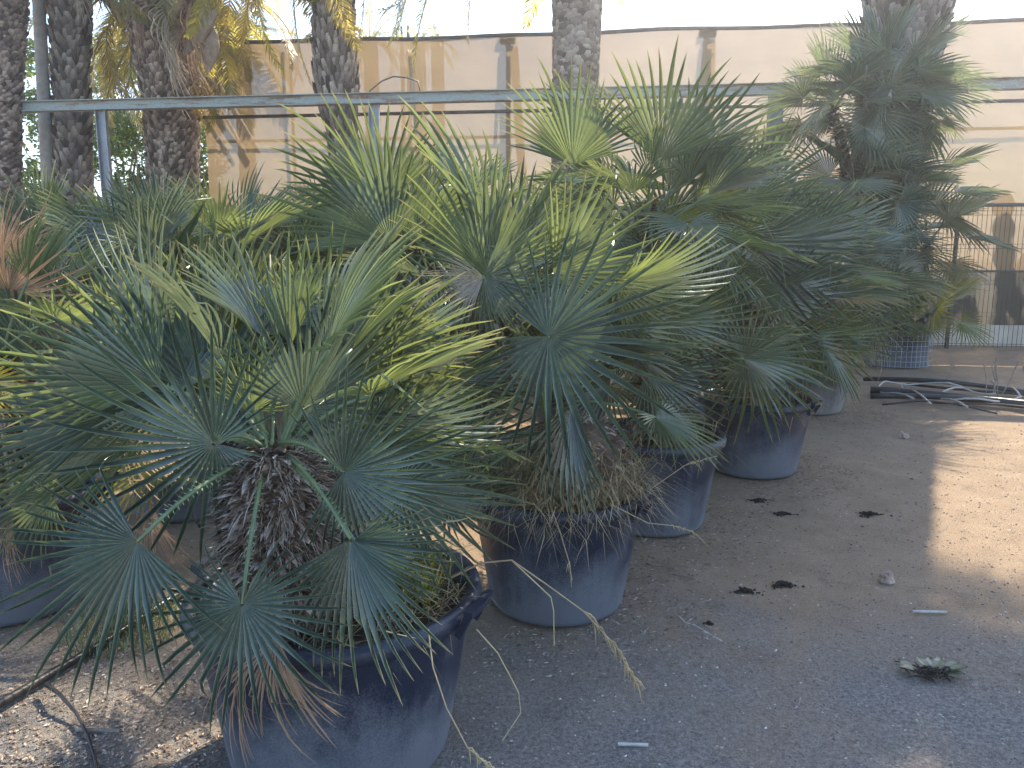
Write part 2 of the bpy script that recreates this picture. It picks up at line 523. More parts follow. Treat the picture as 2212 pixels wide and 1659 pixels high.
def petiole_mesh(p0, p1, sag, r0, r1, thorns=False, lead=None):
    mid = (p0+p1)/2 + (lead if lead is not None else Vector((0, 0, sag)))
    pts = bez(p0, mid, p1, 9)
    mb = MB()
    mb.tube(pts, [r0+(r1-r0)*i/8 for i in range(9)], 5)
    if thorns:
        for i in range(44):
            t = 0.08+0.86*i/44
            q = p0*(1-t)**2 + mid*2*t*(1-t) + p1*t*t
            d = (p1-p0).normalized()
            side = d.cross(Vector((0, -1, 0.3))).normalized()*(1 if i % 2 else -1)
            w = r0*1.0
            L = random.uniform(0.006, 0.012)
            mb.add([q+side*w*0.5-d*0.003, q+side*w*0.5+d*0.003, q+side*(w+L)+d*0.006], [(0, 1, 2)], (0.5, 0.9, 0.6))
    return mb.mesh('petiole', 'petiole', True)
def add_leaf(root, P, A, Nn, r, kind, mat, head, k=None, thorns=False, sag=0.05, name='fan_leaf', pmat=None, pr=0.0075, label=None, lead=None, mesh=None):
    me = mesh if mesh is not None else fan(kind, mat, k)
    F = Matrix.Translation(P) @ frame(A, Nn) @ Matrix.Scale(r, 4)
    lf = part(name, me, root, True, F)
    if label: lf['label'] = label
    pm = petiole_mesh(head, P, sag, pr*1.25, pr*0.8, thorns, lead)
    if pmat: pm.materials[0] = M[pmat]
    part('petiole', pm, lf)
    return lf
def hero(root, X, Y, d, th, tau, roll, r, kind, mat, head, **kw):
    P = at(X, Y, d)
    th, tau, roll = rad(th), rad(tau), rad(roll)
    A = RGT*(math.cos(th)*math.cos(tau)) + UPV*(math.sin(th)*math.cos(tau)) + FWD*math.sin(tau)
    N0 = -FWD
    N0 = (N0 - A*N0.dot(A)).normalized()
    Nn = Matrix.Rotation(roll, 3, A) @ N0
    return add_leaf(root, P, A, Nn, r, kind, mat, head, **kw)
def crown(root, C, n, plen=(0.35, 0.5), r=(0.36, 0.46), el=(80, -20), skip=None, mats=('green', 'green', 'blue'), dead=0, az0=0.0, spread=0.06, sag=0.05, kinds=None, pr=0.0075, lean=None):
    ga = 2.39996
    for i in range(n):
        u = (i+0.5)/n
        az = az0 + i*ga + random.uniform(-0.25, 0.25)
        if skip is not None:
            a_, b_ = skip
            w = (math.degrees(az) % 360)
            if a_ <= w <= b_ and u > 0.15:
                continue
        e = rad(el[0] + (el[1]-el[0])*u**0.9 + random.uniform(-9, 9))
        pl = random.uniform(*plen)*(0.75+0.35*u)
        d = Vector((math.cos(az)*math.cos(e), math.sin(az)*math.cos(e), math.sin(e)))
        if lean: d = (d+Vector(lean)*0.35).normalized()
        h = Vector((math.cos(az), math.sin(az), 0))
        C0 = C + h*spread*random.uniform(0.3, 1)
        P = C0 + d*pl - Vector((0, 0, 0.06*u*pl/0.4))
        drop = rad(random.uniform(4, 28))*(0.4+u)
        e2 = e - drop
        A = Vector((math.cos(az)*math.cos(e2), math.sin(az)*math.cos(e2), math.sin(e2)))
        side = A.cross(Vector((0, 0, 1)))
        if side.length < 0.05: side = Vector((-math.sin(az), math.cos(az), 0))
        Nn = side.cross(A)
        Nn = Matrix.Rotation(rad(random.gauss(0, 28)), 3, A) @ Nn
        A = Matrix.Rotation(rad(random.gauss(0, 9)), 3, Nn) @ A
        isdead = u > 1-dead
        if kinds: kd = random.choice(kinds)
        elif u < 0.12: kd = 'narrow'
        elif u < 0.45: kd = 'half'
        else: kd = random.choice(('open', 'open', 'half'))
        mt = random.choice(mats)
        if isdead:
            kd, mt = 'dead', random.choice(('dry', 'dry', 'grey_dry'))
        add_leaf(root, P, A, Nn, random.uniform(*r)*(0.85 if u < 0.12 else 1), kd, mt, C0, sag=sag, pr=pr,
                 name='dry_leaf' if isdead else 'fan_leaf', pmat='dry' if isdead else None)

def shaggy(mb, C, rx, rz, n, fl=(0.05, 0.10), fw=(0.008, 0.02), up=0.2, axis=Vector((0, 0, 1)), hang=0.6):
    """a fibrous palm stem: core + curled leaf-base flakes"""
    vs, fs = [], []
    nu, nv = 14, 20
    for j in range(nv+1):
        t = j/nv
        z = -rz + 2*rz*t
        rr = rx*(max(0.0, 1-abs(2*t-1)**3.2)**0.5*0.86+0.02)
        for i in range(nu):
            a = 2*PI*i/nu
            q = rr*(1+0.12*noise.noise(Vector((math.cos(a)*2, math.sin(a)*2, z*14))))
            vs.append(C + Vector((q*math.cos(a), q*math.sin(a), 0)) + axis*z)
    for j in range(nv):
        for i in range(nu):
            a, b = j*nu+i, j*nu+(i+1) % nu
            fs.append((a, b, b+nu, a+nu))
    mb.add(vs, fs, (0.5, 0.08, 0))
    for _ in range(n):
        t = random.random()
        z = -rz + 2*rz*t
        rr = rx*(max(0.0, 1-abs(2*t-1)**3.2)**0.5*0.86+0.02)
        a = random.uniform(0, 2*PI)
        o = Vector((math.cos(a), math.sin(a), 0))
        p = C + o*rr*0.9 + axis*z
        L, w = random.uniform(*fl), random.uniform(*fw)
        tn = Vector((-math.sin(a), math.cos(a), 0))
        d = (o*random.uniform(0.4, 1.0) + axis*random.uniform(up-0.5, up+0.6) + tn*random.uniform(-0.5, 0.5)).normalized()
        wdir = (tn + axis*random.uniform(-0.5, 0.5) + o*random.uniform(-0.4, 0.4)).normalized()
        V, T = [], []
        q = p.copy(); c = random.random()**1.3
        for k, ww in enumerate((0.7, 1.0, 0.75, 0.05)):
            V += [q - wdir*w*ww, q + wdir*w*ww]; T += [(k/3, c, 0)]*2
            q = q + d*(L/3)
            d = (d + Vector((0, 0, -hang*random.uniform(0.2, 1.2))) + o*0.1).normalized()
        mb.add(V, [(0, 1, 3, 2), (2, 3, 5, 4), (4, 5, 7, 6)], T)

# ------------------------------------------------------------------ ground
def ground_z(x, y):
    return 0.016*noise.noise(Vector((x*1.1, y*1.1, 0.3))) + 0.008*noise.noise(Vector((x*5, y*5, 1.7)))
def axis_pts(lo, hi, step, far):
    a = list(np.arange(lo, hi, step)); s = step
    b, c = [], []
    x = hi
    while x < far: b.append(x); s *= 1.35; x += s
    s = step; x = lo-step
    while x > -far: c.append(x); s *= 1.35; x -= s
    return c[::-1]+a+b
gx = axis_pts(-3.0, 5.0, 0.045, 260); gy = axis_pts(0.8, 9.0, 0.045, 260)
vs = []
for y in gy:
    for x in gx:
        w = max(0.0, 1-max(0, abs(x)-6)/6)*max(0.0, 1-max(0, y-10)/6)
        vs.append((x, y, ground_z(x, y)*w if w > 0 else 0.0))
nx = len(gx)
fs = [(j*nx+i, j*nx+i+1, (j+1)*nx+i+1, (j+1)*nx+i) for j in range(len(gy)-1) for i in range(nx-1)]
g = MB(); g.add(vs, fs)
ground = tag(link('ground', g.mesh('ground', 'ground', True)), kind='structure')

gm = MB()
OCT = [(1, 0, 0), (-1, 0, 0), (0, 1, 0), (0, -1, 0), (0, 0, 1), (0, 0, -1)]
OF = [(0, 2, 4), (2, 1, 4), (1, 3, 4), (3, 0, 4), (2, 0, 5), (1, 2, 5), (3, 1, 5), (0, 3, 5)]
for i in range(30000):
    y = 1.35 + 6.8*random.random()**1.9
    x = random.uniform(-0.75*y-0.3, 0.75*y+0.3)
    s = random.choice((0.0018, 0.0022, 0.003, 0.0036, 0.0048))*random.uniform(0.7, 1.3)*(1+0.10*y)
    if random.random() < 0.012: s *= 2.2
    R = Matrix.Rotation(random.uniform(0, PI), 3, 'Z')
    c = Vector((x, y, ground_z(x, y)+s*0.15))
    sc = (s*random.uniform(0.7, 1.7), s*random.uniform(0.6, 1.1), s*random.uniform(0.35, 0.7))
    rnd = random.random()
    if rnd < 0.35: rnd = 0.3+rnd
    if rnd > 0.95 and s > 0.006: rnd = 0.85
    gm.add([tuple(c + R @ Vector((p[0]*sc[0]*random.uniform(.7, 1.2), p[1]*sc[1], p[2]*sc[2]))) for p in OCT], OF, (0.5, rnd, 0))
tag(link('gravel', gm.mesh('gravel', 'gravel')), kind='stuff')

# ------------------------------------------------------------------ pots
POT_H, POT_R, POT_B = 0.56, 0.42, 0.31
def make_pot(name_label, cat, loc, rz=0.0, mat='pot', h=POT_H, R=POT_R, Bq=POT_B, soil=True, group='large black nursery pots in rows', handles=True):
    t = thing('plant_pot', name_label, cat, loc, group, rz)
    b = MB()
    b.lathe([(0.0, 0.004), (Bq-0.03, 0.004), (Bq-0.012, 0.012), (Bq, 0.035), (Bq+(R-0.03-Bq)*0.5, h*0.5), (R-0.030, h-0.045), (R-0.026, h-0.03), (R-0.038, h-0.03), (R-0.045, h-0.08), (R-0.10, h-0.3)], 72)
    part('pot_body', b.mesh('pot_body', mat, True), t, False)
    r = MB()
    r.lathe([(R-0.036, h-0.042), (R-0.008, h-0.052), (R, h-0.045), (R+0.002, h-0.022), (R-0.004, h-0.004), (R-0.018, h+0.004), (R-0.034, h), (R-0.042, h-0.012)], 72, closed=True)
    part('rim', r.mesh('rim', mat, True), t, False)
    if handles:
        for s in (0, PI):
            m = MB()
            for da, ln in ((-0.14, 1), (0.14, 1)):
                a = s+da
                o = Vector((math.cos(a), math.sin(a), 0))
                m.bar(o*(R-0.006)+Vector((0, 0, h-0.075)), o*(R+0.035)+Vector((0, 0, h+0.004)), 0.014, 0.022)
            pts = [Vector((math.cos(s+q)*(R+0.036), math.sin(s+q)*(R+0.036), h+0.008)) for q in np.linspace(-0.165, 0.165, 7)]
            for p, q in zip(pts[:-1], pts[1:]):
                m.bar(p, q, 0.030, 0.018)
            part('handle', m.mesh('handle', mat), t, False)
    if soil:
        m = MB(); n = 28; vs = [(0, 0, h-0.075)]; fs = []
        for j in range(1, 7):
            for k in range(n):
                a = 2*PI*k/n; rr = (R-0.042)*j/6
                vs.append((rr*math.cos(a), rr*math.sin(a), h-0.085+0.015*noise.noise(Vector((rr*8, a*3, loc[0])))))
        for k in range(n):
            fs.append((0, 1+k, 1+(k+1) % n))
            for j in range(5):
                a, b_ = 1+j*n+k, 1+j*n+(k+1) % n
                fs.append((a, a+n, b_+n, b_))
        m.add(vs, fs)
        part('soil', m.mesh('soil', 'soil', True), t, False)
    return t

def rimcentre(Xc, Yfront, R=POT_R, h=POT_H):
    p = atz(Xc, Yfront, h)
    return Vector((p.x*(p.y+R)/p.y, p.y+R, 0))
p1 = rimcentre(733, 1418, R=0.465)
p2 = rimcentre(1203, 1112)
p3 = rimcentre(1410, 970)
p4 = rimcentre(1633, 880)
p5 = rimcentre(1755, 783)
pL = rimcentre(20, 1115)
print('POTS', p1, p2, p3, p4, p5, pL)
LBL = ['large black pot at the bottom of the picture under the nearest fan palm',
       'black pot overflowing with dry straw, second of the front row',
       'black pot with a pale dusty foot, third of the front row',
       'black pot with raised handle, fourth of the front row',
       'greyish pot with a broken foot, fifth of the front row']
make_pot(LBL[0], 'plant pot', p1, rad(-20), R=0.465, Bq=0.355)
make_pot(LBL[1], 'plant pot', p2, rad(-35))
make_pot(LBL[2], 'plant pot', p3, rad(60))
make_pot(LBL[3], 'plant pot', p4, rad(-42))
make_pot(LBL[4], 'plant pot', p5, rad(30), mat='pot_grey')
make_pot('black pot in deep shade at the left edge of the picture', 'plant pot', pL, rad(20))

# ------------------------------------------------------------------ front palms
GP = 'fan palms in black pots, front row'
def soil(p, z=POT_H-0.09): return Vector((p.x, p.y, z))
# palm 1
P1 = thing('fan_palm', 'big dark green fan palm with shaggy stem in the nearest pot', 'fan palm', soil(p1), GP)
h1 = at(588, 985, p1.y-0.2)
m = MB()
base1 = at(615, 1345, p1.y-0.12)
ax = (h1-base1).normalized()
shaggy(m, (h1+base1)/2, 0.150, (h1-base1).length/2+0.02, 3600, (0.03, 0.09), (0.0025, 0.013), 0.25, ax, 0.35)
shaggy(m, (h1+base1)/2, 0.158, (h1-base1).length/2+0.02, 3600, (0.04, 0.13), (0.0006, 0.0022), 0.1, ax, 0.5)
part('trunk', m.mesh('trunk', 'fibre'), P1)
H = Vector(h1)
def hd(dx=0, dy=0, dz=0): return H+Vector((dx, dy, dz))
D1 = p1.y
# (X, Y, depth, theta, tau, roll, r, kind, mat, variant)
L1 = [
 (463, 958, D1-0.30, 186, -6, -22, 0.48, 'full', 'deep', 0),
 (742, 1020, D1-0.38, -4, -8, 18, 0.40, 'open', 'deep', 1),
 (297, 1170, D1-0.58, 222, -10, 10, 0.40, 'open', 'deep', 2),
 (523, 1305, D1-0.62, 272, -8, 0, 0.32, 'full', 'deep', 1),
 (757, 1165, D1-0.55, 284, -6, 24, 0.38, 'half', 'deep', 0),
 (765, 1168, D1-0.53, 338, -6, 10, 0.27, 'half', 'deep', 2),
 (450, 862, D1+0.02, 128, 5, 28, 0.56, 'half', 'deep', 0),
 (540, 888, D1-0.12, 84, 0, 5, 0.24, 'half', 'young', 1),
 (655, 882, D1-0.15, 48, 4, 12, 0.44, 'open', 'blue', 0),
 (345, 832, D1-0.10, 158, -8, 38, 0.52, 'half', 'green', 2),
 (500, 830, D1+0.18, 104, 8, 12, 0.52, 'half', 'green', 1),
 (600, 840, D1+0.25, 84, 10, -20, 0.50, 'half', 'blue', 2),
 (700, 850, D1+0.12, 62, 6, -30, 0.50, 'half', 'green', 0),
 (800, 905, D1-0.05, -2, 4, 50, 0.42, 'half', 'blue', 1),
 (820, 960, D1-0.02, -14, 4, 20, 0.42, 'open', 'green', 2),
 (860, 1050, D1-0.05, -24, 0, -20, 0.40, 'open', 'blue', 3),
 (300, 960, D1+0.1, 176, 0, 40, 0.5, 'half', 'green', 0),
 (770, 840, D1+0.30, 22, 12, 30, 0.46, 'open', 'green', 0),
 (420, 780, D1+0.38, 122, 14, 0, 0.48, 'open', 'green', 1),
 (480, 760, D1+0.30, 98, 10, -10, 0.50, 'half', 'green', 0),
 (540, 760, D1+0.42, 86, 10, 15, 0.48, 'half', 'blue', 1),
 (690, 760, D1+0.40, 68, 10, 10, 0.48, 'half', 'green', 2),
 (380, 760, D1+0.15, 132, 6, -25, 0.50, 'half', 'blue', 1),
 (770, 800, D1+0.15, 40, 8, -20, 0.46, 'half', 'green', 0),
 (250, 900, D1-0.05, 166, -2, 20, 0.50, 'half', 'blue', 0),
 (830, 880, D1+0.2, 10, 8, 15, 0.45, 'half', 'green', 2),
]
for s_ in L1:
    X, Y, d, th, tau, roll, r, kd, mt, k = s_
    hh = hd((X-592)/1671*0.25, 0, random.uniform(-0.05, 0.05))
    hero(P1, X, Y, d, th, tau, roll, r, kd, mt, hh, k=k, thorns=True, sag=0.06, pr=0.006)
hero(P1, 598, 1370, D1-0.44, 284, -3, 20, 0.31, 'dead', 'dry', at(610, 1250, D1-0.25), k=0, name='dry_leaf', pmat='dry', sag=0, label='dry brown leaf hanging over the pot side')
hero(P1, 560, 1380, D1-0.40, 262, -3, 60, 0.30, 'dead', 'dry', at(590, 1250, D1-0.25), k=1, name='dry_leaf', pmat='dry', sag=0)
crown(P1, H+Vector((0, 0.05, 0.02)), 20, (0.3, 0.45), (0.38, 0.46), (75, 5), skip=(160, 362), az0=1.3)

# palm 2
P2 = thing('fan_palm', 'fan palm whose wide starry leaf hangs over the straw filled second pot', 'fan palm', soil(p2), GP)
D2 = p2.y
h2 = at(1160, 880, D2)
m = MB()
shaggy(m, at(1250, 1000, D2), 0.24, 0.20, 500, (0.05, 0.10), (0.004, 0.011), 0.1)
shaggy(m, at(1060, 760, D2+0.1), 0.11, 0.30, 900, (0.05, 0.1), (0.005, 0.014), 0.3)
part('trunk', m.mesh('trunk', 'fibre'), P2)
L2 = [
 (1185, 727, D2-0.55, -18, -8, -4, 0.62, 'full', 'deep', 0),
 (1045, 600, D2-0.35, -40, -4, 20, 0.40, 'open', 'blue', 2),
 (1050, 590, D2-0.2, 92, 4, 10, 0.56, 'half', 'green', 1),
 (1060, 530, D2-0.1, 118, 0, 45, 0.66, 'narrow', 'green', 0),
 (1195, 592, D2-0.15, 32, 4, 15, 0.52, 'half', 'green', 0),
 (1120, 580, D2+0.0, 70, 8, -20, 0.55, 'half', 'blue', 2),
 (845, 528, D2-0.1, 128, 4, 22, 0.60, 'half', 'green', 0),
 (830, 440, D2+0.1, 122, 4, 25, 0.60, 'half', 'green', 1),
 (900, 520, D2+0.2, 70, 8, -25, 0.52, 'half', 'green', 0),
 (960, 700, D2+0.1, 160, 0, 30, 0.5, 'open', 'blue', 1),
 (980, 820, D2-0.2, 20, -4, 35, 0.45, 'open', 'green', 0),
 (1330, 700, D2+0.1, -10, 6, 45, 0.50, 'open', 'green', 2),
 (1235, 880, D2-0.62, 272, -4, 45, 0.42, 'narrow', 'blue', 1),
 (1000, 960, D2-0.1, -6, 0, 20, 0.45, 'open', 'blue', 1),
 (960, 1080, D2-0.3, 10, 0, 30, 0.42, 'open', 'green', 2),
 (1170, 850, D2-0.25, 96, 0, 20, 0.22, 'half', 'young', 0),
 (1330, 610, D2-0.2, 8, 0, 60, 0.52, 'half', 'green', 1),
]
for X, Y, d, th, tau, roll, r, kd, mt, k in L2:
    hh = at(1060, 720, D2+0.1) if X < 1290 and Y < 720 else h2
    if Y > 840: hh = at(1180, 940, D2-0.1)
    hero(P2, X, Y, d, th, tau, roll, r, kd, mt, hh, k=k, sag=0.05, thorns=(Y > 550))
hero(P2, 1045, 598, D2-0.33, 205, -5, 10, 0.28, 'dead', 'grey_dry', at(1060, 720, D2+0.1), k=0, name='dry_leaf', pmat='petiole')
crown(P2, at(1070, 690, D2+0.15), 22, (0.35, 0.5), (0.40, 0.5), (75, -15), skip=(200, 330))
crown(P2, h2+Vector((0.1, 0.15, 0)), 12, (0.25, 0.4), (0.36, 0.46), (70, -5), skip=(210, 330), az0=1.0)

# palm 3
P3 = thing('fan_palm', 'tall fan palm reaching up over the steel beam from the third pot', 'fan palm', soil(p3), GP)
D3 = p3.y
m = MB()
shaggy(m, at(1430, 870, D3), 0.17, 0.28, 1100, (0.05, 0.12), (0.006, 0.018), 0.1)
shaggy(m, at(1400, 590, D3+0.15), 0.06, 0.42, 700, (0.05, 0.1), (0.004, 0.012), 0.3)
part('trunk', m.mesh('trunk', 'fibre'), P3)
hA = at(1390, 520, D3+0.1)
hB = at(1450, 800, D3-0.05)
L3 = [
 (1235, 356, D3-0.2, 92, 3, 8, 0.60, 'half', 'green', 1),
 (1425, 348, D3-0.1, 76, 5, -6, 0.70, 'half', 'green', 0),
 (1345, 410, D3-0.3, 172, 0, 68, 0.56, 'half', 'green', 2),
 (1490, 345, D3+0.1, 36, 6, -25, 0.70, 'half', 'green', 1),
 (1500, 440, D3+0.0, 22, 4, 30, 0.62, 'half', 'green', 0),
 (1440, 480, D3+0.2, 30, 4, -30, 0.55, 'open', 'lime', 1),
 (1280, 320, D3+0.2, 110, 8, 30, 0.52, 'half', 'green', 0),
 (1440, 690, D3-0.5, -12, -4, 40, 0.56, 'open', 'green', 0),
 (1400, 800, D3-0.5, -30, -4, 30, 0.50, 'half', 'blue', 1),
 (1540, 640, D3-0.1, 75, 4, 10, 0.42, 'half', 'green', 0),
 (1320, 470, D3+0.1, 150, 4, 40, 0.55, 'half', 'green', 0),
]
for X, Y, d, th, tau, roll, r, kd, mt, k in L3:
    hero(P3, X, Y, d, th, tau, roll, r, kd, mt, hA if Y < 600 else hB, k=k, sag=0.05)
crown(P3, at(1400, 470, D3+0.15), 14, (0.25, 0.4), (0.40, 0.5), (60, -40), mats=('green', 'blue'), az0=0.8)
crown(P3, hA, 26, (0.35, 0.55), (0.42, 0.54), (70, -25), mats=('green', 'green', 'blue'), skip=(230, 310))
crown(P3, hB, 20, (0.3, 0.45), (0.36, 0.46), (60, -10), skip=(215, 325), az0=2)

# palm 4
P4 = thing('fan_palm', 'dense blue green fan palm over the fourth pot with its raised handle', 'fan palm', soil(p4), GP)
D4 = p4.y
m = MB()
shaggy(m, at(1600, 760, D4), 0.16, 0.40, 1000, (0.06, 0.13), (0.006, 0.018), 0.2)
part('trunk', m.mesh('trunk', 'fibre'), P4)
hC = at(1620, 640, D4)
L4 = [
 (1620, 525, D4-0.5, -16, 0, 20, 0.85, 'half', 'blue', 0),
 (1625, 770, D4-0.6, -62, -4, 5, 0.60, 'full', 'green', 1),
 (1560, 500, D4-0.5, -24, -2, 70, 0.60, 'half', 'blue', 1),
 (1640, 630, D4-0.4, -12, 0, 45, 0.75, 'half', 'blue', 2),
 (1560, 690, D4-0.5, 82, 0, 20, 0.42, 'half', 'green', 0),
 (1700, 720, D4-0.2, -24, 0, 40, 0.60, 'half', 'green', 1),
 (1620, 430, D4-0.0, 30, 4, 10, 0.70, 'half', 'green', 0),
 (1700, 560, D4+0.1, 10, 4, 20, 0.7, 'open', 'blue', 1),
 (1640, 480, D4+0.2, 62, 4, 0, 0.6, 'half', 'green', 2),
]
for X, Y, d, th, tau, roll, r, kd, mt, k in L4:
    hero(P4, X, Y, d, th, tau, roll, r, kd, mt, hC, k=k, sag=0.05)
crown(P4, hC, 40, (0.4, 0.65), (0.46, 0.6), (75, -30), mats=('green', 'blue', 'blue'), skip=(240, 300))

# palm 5
P5 = thing('fan_palm', 'fan palm with frilled dry base in the fifth greyish pot', 'fan palm', soil(p5), GP)
m = MB()
shaggy(m, Vector((p5.x, p5.y, 0.9)), 0.2, 0.5, 900, (0.08, 0.18), (0.008, 0.022), 0.1)
part('trunk', m.mesh('trunk', 'fibre'), P5)
crown(P5, Vector((p5.x-0.05, p5.y, 1.35)), 44, (0.4, 0.7), (0.5, 0.62), (78, -30), mats=('green', 'blue', 'blue'), dead=0.05)
hero(P5, 1770, 720, p5.y-0.7, -22, -2, 40, 0.75, 'half', 'green', Vector((p5.x, p5.y, 1.3)), k=0)
hero(P5, 1820, 640, p5.y-0.3, -10, -2, 30, 0.8, 'half', 'blue', Vector((p5.x, p5.y, 1.4)), k=1)

# ------------------------------------------------------------------ caged palm with several heads, far right
D6 = 10.9
c6 = atz(1930, 797, 0.0); c6.y += 0.44; c6.x *= (c6.y)/(c6.y-0.44)
make_pot('dark pot wrapped in silvery wire mesh by the pipe pile', 'plant pot', c6, rad(10), h=0.5, R=0.46, Bq=0.43, group=None, handles=False)
cg = MB()
RC = 0.485
for k in range(44):
    a = 2*PI*k/44
    cg.tube([Vector((RC*math.cos(a), RC*math.sin(a), z)) for z in (0.0, 0.54)], 0.0035, 4)
for z in np.linspace(0.03, 0.54, 8):
    cg.tube([Vector((RC*math.cos(a), RC*math.sin(a), z)) for a in np.linspace(0, 2*PI, 33)], 0.0035, 4, caps=False)
cage = thing('wire_cage', 'silvery square wire mesh wrapped round the dark pot by the pipe pile', 'wire mesh', c6)
part('mesh_sleeve', cg.mesh('mesh_sleeve', 'cage_wire'), cage, False)
P6 = thing('fan_palm', 'tall fan palm with several leafy heads up its stems in the wire wrapped pot', 'fan palm', (c6.x, c6.y, 0.42))
m = MB()
heads = [(1915, 195, 0.0, 1.4), (1800, 235, -0.1, 1.2), (1985, 230, 0.25, 0.8), (1850, 400, -0.25, 1.2), (1955, 420, 0.0, 1.25), (1850, 545, -0.1, 1.15), (2005, 520, 0.2, 1.15), (2010, 680, 0.0, 0.85), (1925, 665, 0, 0.6)]
for i, (X, Y, dy, s) in enumerate(heads):
    p = at(X, Y, c6.y-0.3+dy)
    b = Vector((c6.x+random.uniform(-0.15, 0.15), c6.y+random.uniform(-0.1, 0.1), 0.42))
    L = (p-b).length
    shaggy(m, (p+b)/2, 0.10, L/2+0.03, int(600*L/2), (0.07, 0.15), (0.008, 0.022), 0.2, (p-b).normalized())
part('trunk', m.mesh('trunk', 'fibre'), P6)
for i, (X, Y, dy, s) in enumerate(heads):
    p = at(X, Y, c6.y-0.3+dy)
    n = 12 if i > 2 else (22 if i == 0 else 13)
    mm = ('pale', 'pale', 'blue') if i < 7 else (('yellow', 'lime') if i == 7 else ('lime', 'green'))
    crown(P6, p, n, (0.3*s, 0.52*s), (0.55*s, 0.68*s), (78, -28), mats=mm, az0=i*1.3, spread=0.05)
print('P6 leaves', len(P6.children))

# ------------------------------------------------------------------ palms behind: three source palms, copied
def back_palm(loc, label, nheads, hz, mats, grp, dead=0.06, rr=(0.42, 0.55)):
    t = thing('fan_palm', label, 'fan palm', loc, grp)
    m = MB()
    tips = []
    for i in range(nheads):
        a = 2*PI*i/nheads + 0.5
        z = hz*(1-0.28*i/max(1, nheads))
        tip = Vector(loc)+Vector((math.cos(a)*0.28*(nheads > 1), math.sin(a)*0.28*(nheads > 1), z))
        b = Vector(loc)
        shaggy(m, (tip+b)/2, 0.13, z/2+0.02, 500, (0.06, 0.14), (0.007, 0.02), 0.2, (tip-b).normalized())
        tips.append(tip)
    part('trunk', m.mesh('trunk', 'fibre'), t)
    for i, tip in enumerate(tips):
        crown(t, tip, 26 if nheads < 3 else 19, (0.35, 0.55), rr, (80, -25), mats=mats, dead=dead, az0=i)
    return t
G2 = 'fan palms in black pots behind the front row'
row = [  # x, y, palm height above soil, source, label
 ((-2.05, 4.75), 0.95, 0, 'pale green fan palm behind the dry brown fan leaf at the left'),
 ((-1.30, 5.7), 1.05, 1, 'blue green fan palm behind the nearest palm, left of the beige net'),
 ((-0.62, 6.3), 1.25, 2, 'bright green fan palm between the two nearest front row palms'),
 ((-3.9, 6.2), 1.1, 1, 'green fan palm at the left edge below the first palm trunk'),
 ((-2.9, 7.3), 1.0, 0, 'silvery fan palm in front of the two boot covered trunks'),
 ((0.55, 7.2), 1.3, 0, 'fan palm showing behind the tallest front row palm'),
 ((-1.9, 8.6), 1.1, 2, 'low fan palm below the left end of the beige net'),
 ((1.9, 8.0), 1.25, 1, 'fan palm half hidden behind the fourth pot palm'),
 ((-0.7, 9.2), 1.15, 1, 'small fan palm in front of the beige net left of centre'),
 ((-4.6, 9.0), 1.2, 0, 'fan palm far back at the left beside the steel post'),
 ((0.6, 9.9), 1.2, 2, 'fan palm far back before the net below the thick trunk'),
]
srcs = {}
poted = []
for (xy, hz, k, lb) in row:
    loc = Vector((xy[0], xy[1], POT_H-0.09))
    if k not in srcs:
        mats = [('green', 'blue', 'green', 'blue'), ('blue', 'green'), ('green', 'green', 'blue')][k]
        srcs[k] = (back_palm(loc, lb, (3, 2, 3)[k], hz, mats, G2), hz)
        o = srcs[k][0]
    else:
        o = copy_tree(srcs[k][0])
        s = hz/srcs[k][1]
        o.matrix_basis = Matrix.Translation(loc) @ Matrix.Rotation(random.uniform(0, 6.28), 4, 'Z') @ Matrix.Scale(0.92+0.16*random.random(), 4)
        tag(o, lb)
    poted.append((loc, lb))
PB = ['black pot hidden among leaves under the pale green palm at the left', 'black pot under the blue green palm behind the nearest palm',
      'black pot under the bright green palm between the two nearest palms', 'black pot under the palm at the left edge', 'black pot in front of the boot covered trunks',
      'black pot behind the third pot of the front row', 'black pot below the left end of the net', 'black pot behind the fourth front pot', 'black pot before the net left of centre',
      'black pot far back beside the steel post', 'black pot far back below the thick trunk']
pot0 = make_pot(PB[0], 'plant pot', (row[0][0][0], row[0][0][1], 0), 0.3)
for (loc, lb), pl in list(zip(poted, PB))[1:]:
    c = copy_tree(pot0); c.matrix_basis = Matrix.Translation((loc.x, loc.y, 0)) @ Matrix.Rotation(random.uniform(0, 6), 4, 'Z')
    tag(c, pl)
# left edge palm, with hanging dead leaves
PLm = thing('fan_palm', 'fan palm at the left edge with hanging dry leaves and a yellow leaf', 'fan palm', soil(pL), G2)
m = MB()
hL = Vector((pL.x, pL.y, 1.15))
shaggy(m, Vector((pL.x, pL.y, 0.78)), 0.16, 0.36, 1200, (0.05, 0.12), (0.006, 0.016), 0.2)
part('trunk', m.mesh('trunk', 'fibre'), PLm)
for s_ in [(20, 632, pL.y+0.1, -8, -4, 35, 0.44, 'open', 'dry', 1), (0, 560, pL.y+0.3, 60, 0, 20, 0.36, 'dead', 'dry', 0), (-40, 820, pL.y-0.35, -2, -4, 40, 0.32, 'half', 'yellow', 1),
           (250, 1075, pL.y-0.3, 268, -4, 5, 0.28, 'dead', 'grey_dry', 0), (330, 1090, pL.y-0.2, 290, 0, 10, 0.32, 'dead', 'dry', 1), (30, 1110, pL.y-0.45, 268, -4, 5, 0.26, 'dead', 'dry', 1),
           (270, 930, pL.y-0.4, -20, -4, 40, 0.4, 'dead', 'dry', 0)]:
    X, Y, d, th, tau, roll, r, kd, mt, k = s_
    isd = mt != 'yellow'
    hero(PLm, X, Y, d, th, tau, roll, r, kd, mt, hL, k=k, name='dry_leaf' if isd else 'fan_leaf', pmat='dry' if isd else 'petiole', label='bright yellow leaf' if not isd else None)
